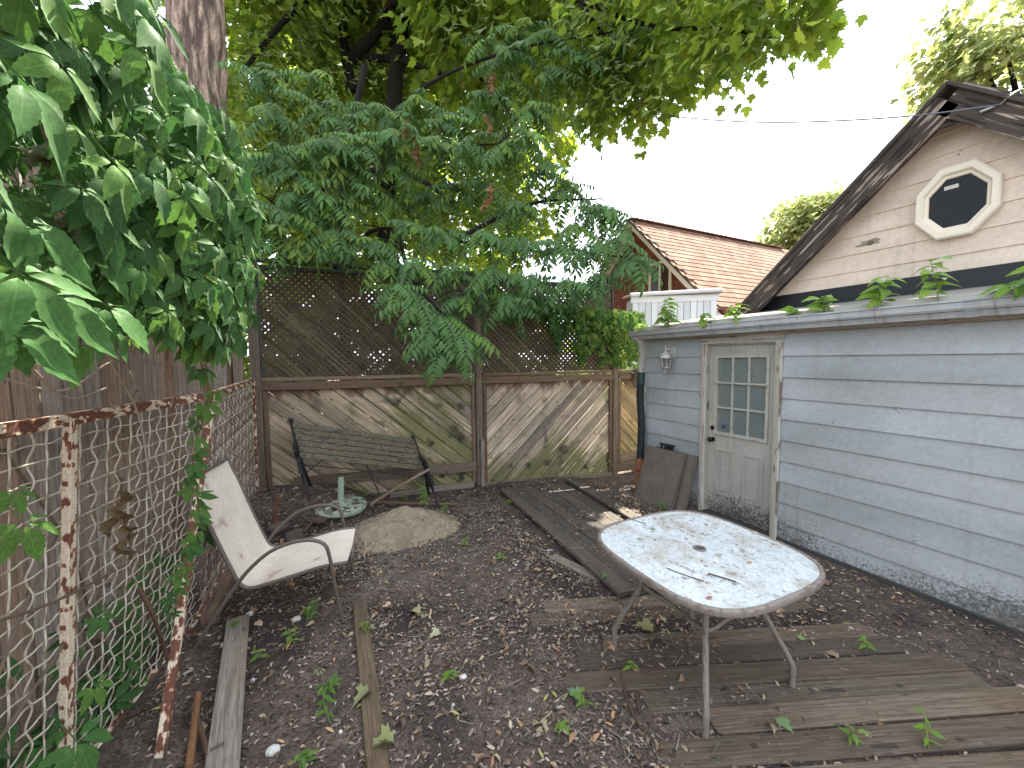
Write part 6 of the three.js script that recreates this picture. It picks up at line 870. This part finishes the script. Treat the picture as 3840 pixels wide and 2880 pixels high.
function rock(s, seed, flat = 0.6) { const g = new THREE.IcosahedronGeometry(1, 2), P = g.attributes.position, v = V(); for (let i = 0; i < P.count; i++) { v.fromBufferAttribute(P, i); const k = 1 + 0.5 * (fbm(v.x * 1.3 + seed, v.y * 1.3 + v.z * 1.7 + seed * 3, 3) - 0.5); v.multiplyScalar(k); v.x = M_.round(v.x * 4) / 4 * 0.35 + v.x * 0.65; P.setXYZ(i, v.x * s, v.y * s * flat, v.z * s * 0.8); } g.computeVertexNormals(); planar(g, (x) => x * 3, (x, y, z) => (z + y) * 3); return g; }
[[[-0.486, 0.1, -4.643], 0.11, 0xd8d6d0, 'grey broken block with chipped corner behind the chair'], [[-0.308, 0.04, -4.455], 0.13, 0xc8c4bc, 'broad grey stone in the rubble under the chair arm'], [[-0.092, 0.12, -4.581], 0.08, 0xb8a898, 'small brown stone at the parasol foot'], [[-0.217, 0.02, -3.717], 0.05, 0xd8a890, 'pinkish brick fragment beneath the chair seat'], [[-0.59, 0.04, -4.132], 0.09, 0xb0a498, 'rubble stone by the wire panel behind the chair']].forEach(([p, s, c, lab], k) => { const m = solo('stone', rock(s, k + 2, 0.55), std({ map: concTex, color: c, roughness: 0.95 }), lab, 'stone', 'rubble behind the chair'); m.position.set(p[0], M_.max(p[1], gh(p[0], p[2])), p[2]); m.rotation.y = k * 1.3; });
[[[-0.569, 0, -3.08], 0.026], [[-0.543, 0, -3.27], 0.024], [[-0.634, 0, -2.985], 0.03], [[-0.518, 0, -2.551], 0.022], [[0.667, 0, -2.045], 0.022], [[-0.236, 0, -3.057], 0.028], [[-0.28, 0, -2.054], 0.03]].forEach(([p, s], k) => { const m = solo('white_stone', rock(s, k + 20, 0.7), std({ color: 0xc9c6bf, roughness: 0.8 }), ['white stone beside the chair rear foot', 'white stone under the chair', 'rough white stone beyond the grey board end', 'white stone left of the grey board', 'round white stone by the bare soil patch', 'white stone near a cut root beside the chair', 'flat white stone right of the grey board'][k], 'stone', 'white stones in the soil'); m.position.set(p[0], gh(p[0], p[2]) + s * 0.3, p[2]); });
solo('metal_sheet', xf(new THREE.BoxGeometry(0.5, 0.008, 0.26), { r: [0.25, 0.15, 0.06], p: [-0.091, 0.2, -5.072] }), std({ color: 0x8e8d89, roughness: 0.6 }), 'dull grey metal sheet lying behind the parasol foot', 'metal sheet');
// ───────── bits on the table ─────────
{
  const T = 0.7235, tw = std({ color: 0x4a362a, roughness: 0.95 });
  const tp = (px) => V(px[0], T, px[2]);
  [[[[1.612, 0.723, -1.425], [1.637, 0.723, -1.342], [1.681, 0.723, -1.254]], 0.0022, 'long thin twig lying on the frosted table top'], [[[1.885, 0.723, -2.029], [1.908, 0.725, -1.95], [1.924, 0.723, -1.88]], 0.002, 'curved twig near the far corner of the table top'], [[[1.761, 0.723, -1.288], [1.798, 0.723, -1.212], [1.817, 0.723, -1.175]], 0.003, 'knobbly dark twig in the debris on the table top']].forEach(([p, r, lab]) => { solo('twig', tube(p.map((q) => [q[0], T + r, q[2]]), r, 10, 5), tw, lab, 'twig', 'twigs on the table'); });
  const bits = []; const line = (a, b, n, w) => { for (let k = 0; k < n; k++) { const t = R(), s = rr(0.004, 0.011); const g = chip.clone(); g.scale(s, s, s); g.rotateX(-M_.PI / 2 + rr(-0.5, 0.5)); g.rotateY(rr(0, 6)); g.translate(lerp(a[0], b[0], t) + rr(-w, w), T + 0.002, lerp(a[2], b[2], t) + rr(-w, w)); bits.push(g); } };
  line([1.683, 0.723, -1.473], [1.712, 0.723, -1.333], 70, 0.012); line([1.726, 0.723, -1.316], [1.822, 0.723, -1.155], 80, 0.014); line([1.536, 0.723, -1.356], [1.64, 0.723, -1.303], 25, 0.012);
  for (let k = 0; k < 170; k++) { const a = rr(0, 6.28), r = 0.46 * M_.sqrt(R()); line([1.955 + M_.cos(a) * r, 0, -1.49 + M_.sin(a) * r], [1.955 + M_.cos(a) * r, 0, -1.49 + M_.sin(a) * r], 1, 0); }
  const m = new THREE.Mesh(merge(bits), std({ color: 0x5c4636, roughness: 1 })); m.name = 'table_debris'; m.userData = { kind: 'stuff', label: 'brown crumbs of leaf and soil strewn on the table top', category: 'litter' }; shade(m); scene.add(m);
  [[[1.887, 0.724, -1.824], 0.055, [0.25, 0.4, 0.16], 'yellow-green leaf near the far corner of the table top'], [[1.743, 0.724, -1.729], 0.05, [0.24, 0.4, 0.18], 'green seed wing on the left part of the table top'], [[1.985, 0.724, -1.411], 0.045, [0.5, 0.46, 0.3], 'pale seed wing beside the parasol hole of the table'], [[2.072, 0.724, -1.253], 0.05, [0.36, 0.26, 0.16], 'curled brown leaf on the right half of the table top'], [[2.44, 0.724, -1.437], 0.055, [0.5, 0.42, 0.32], 'pale strip of leaf at the table edge near the door'], [[1.598, 0.724, -1.142], 0.05, [0.34, 0.14, 0.1], 'reddish seed wing at the near rim of the table top']].forEach(([p, s, c, lab], k) => { const q = solo('fallen_leaf', leafMesh([leaflet(1, 0.34, { n: 5, tooth: 0, fold: 0.3, droop: 0.2 + 0.2 * (k % 2), twist: 0.5 })]), leafM(c[0], c[1], c[2], 0.15, null, 0.9), lab, 'leaf', 'leaves on the table'); q.applyMatrix4(leafAt(V(p[0], T + 0.006, p[2]), V(rr(-1, 1), 0.02, rr(-1, 1)), V(0, 1, 0), s)); });
}
renderer.render(scene, camera);
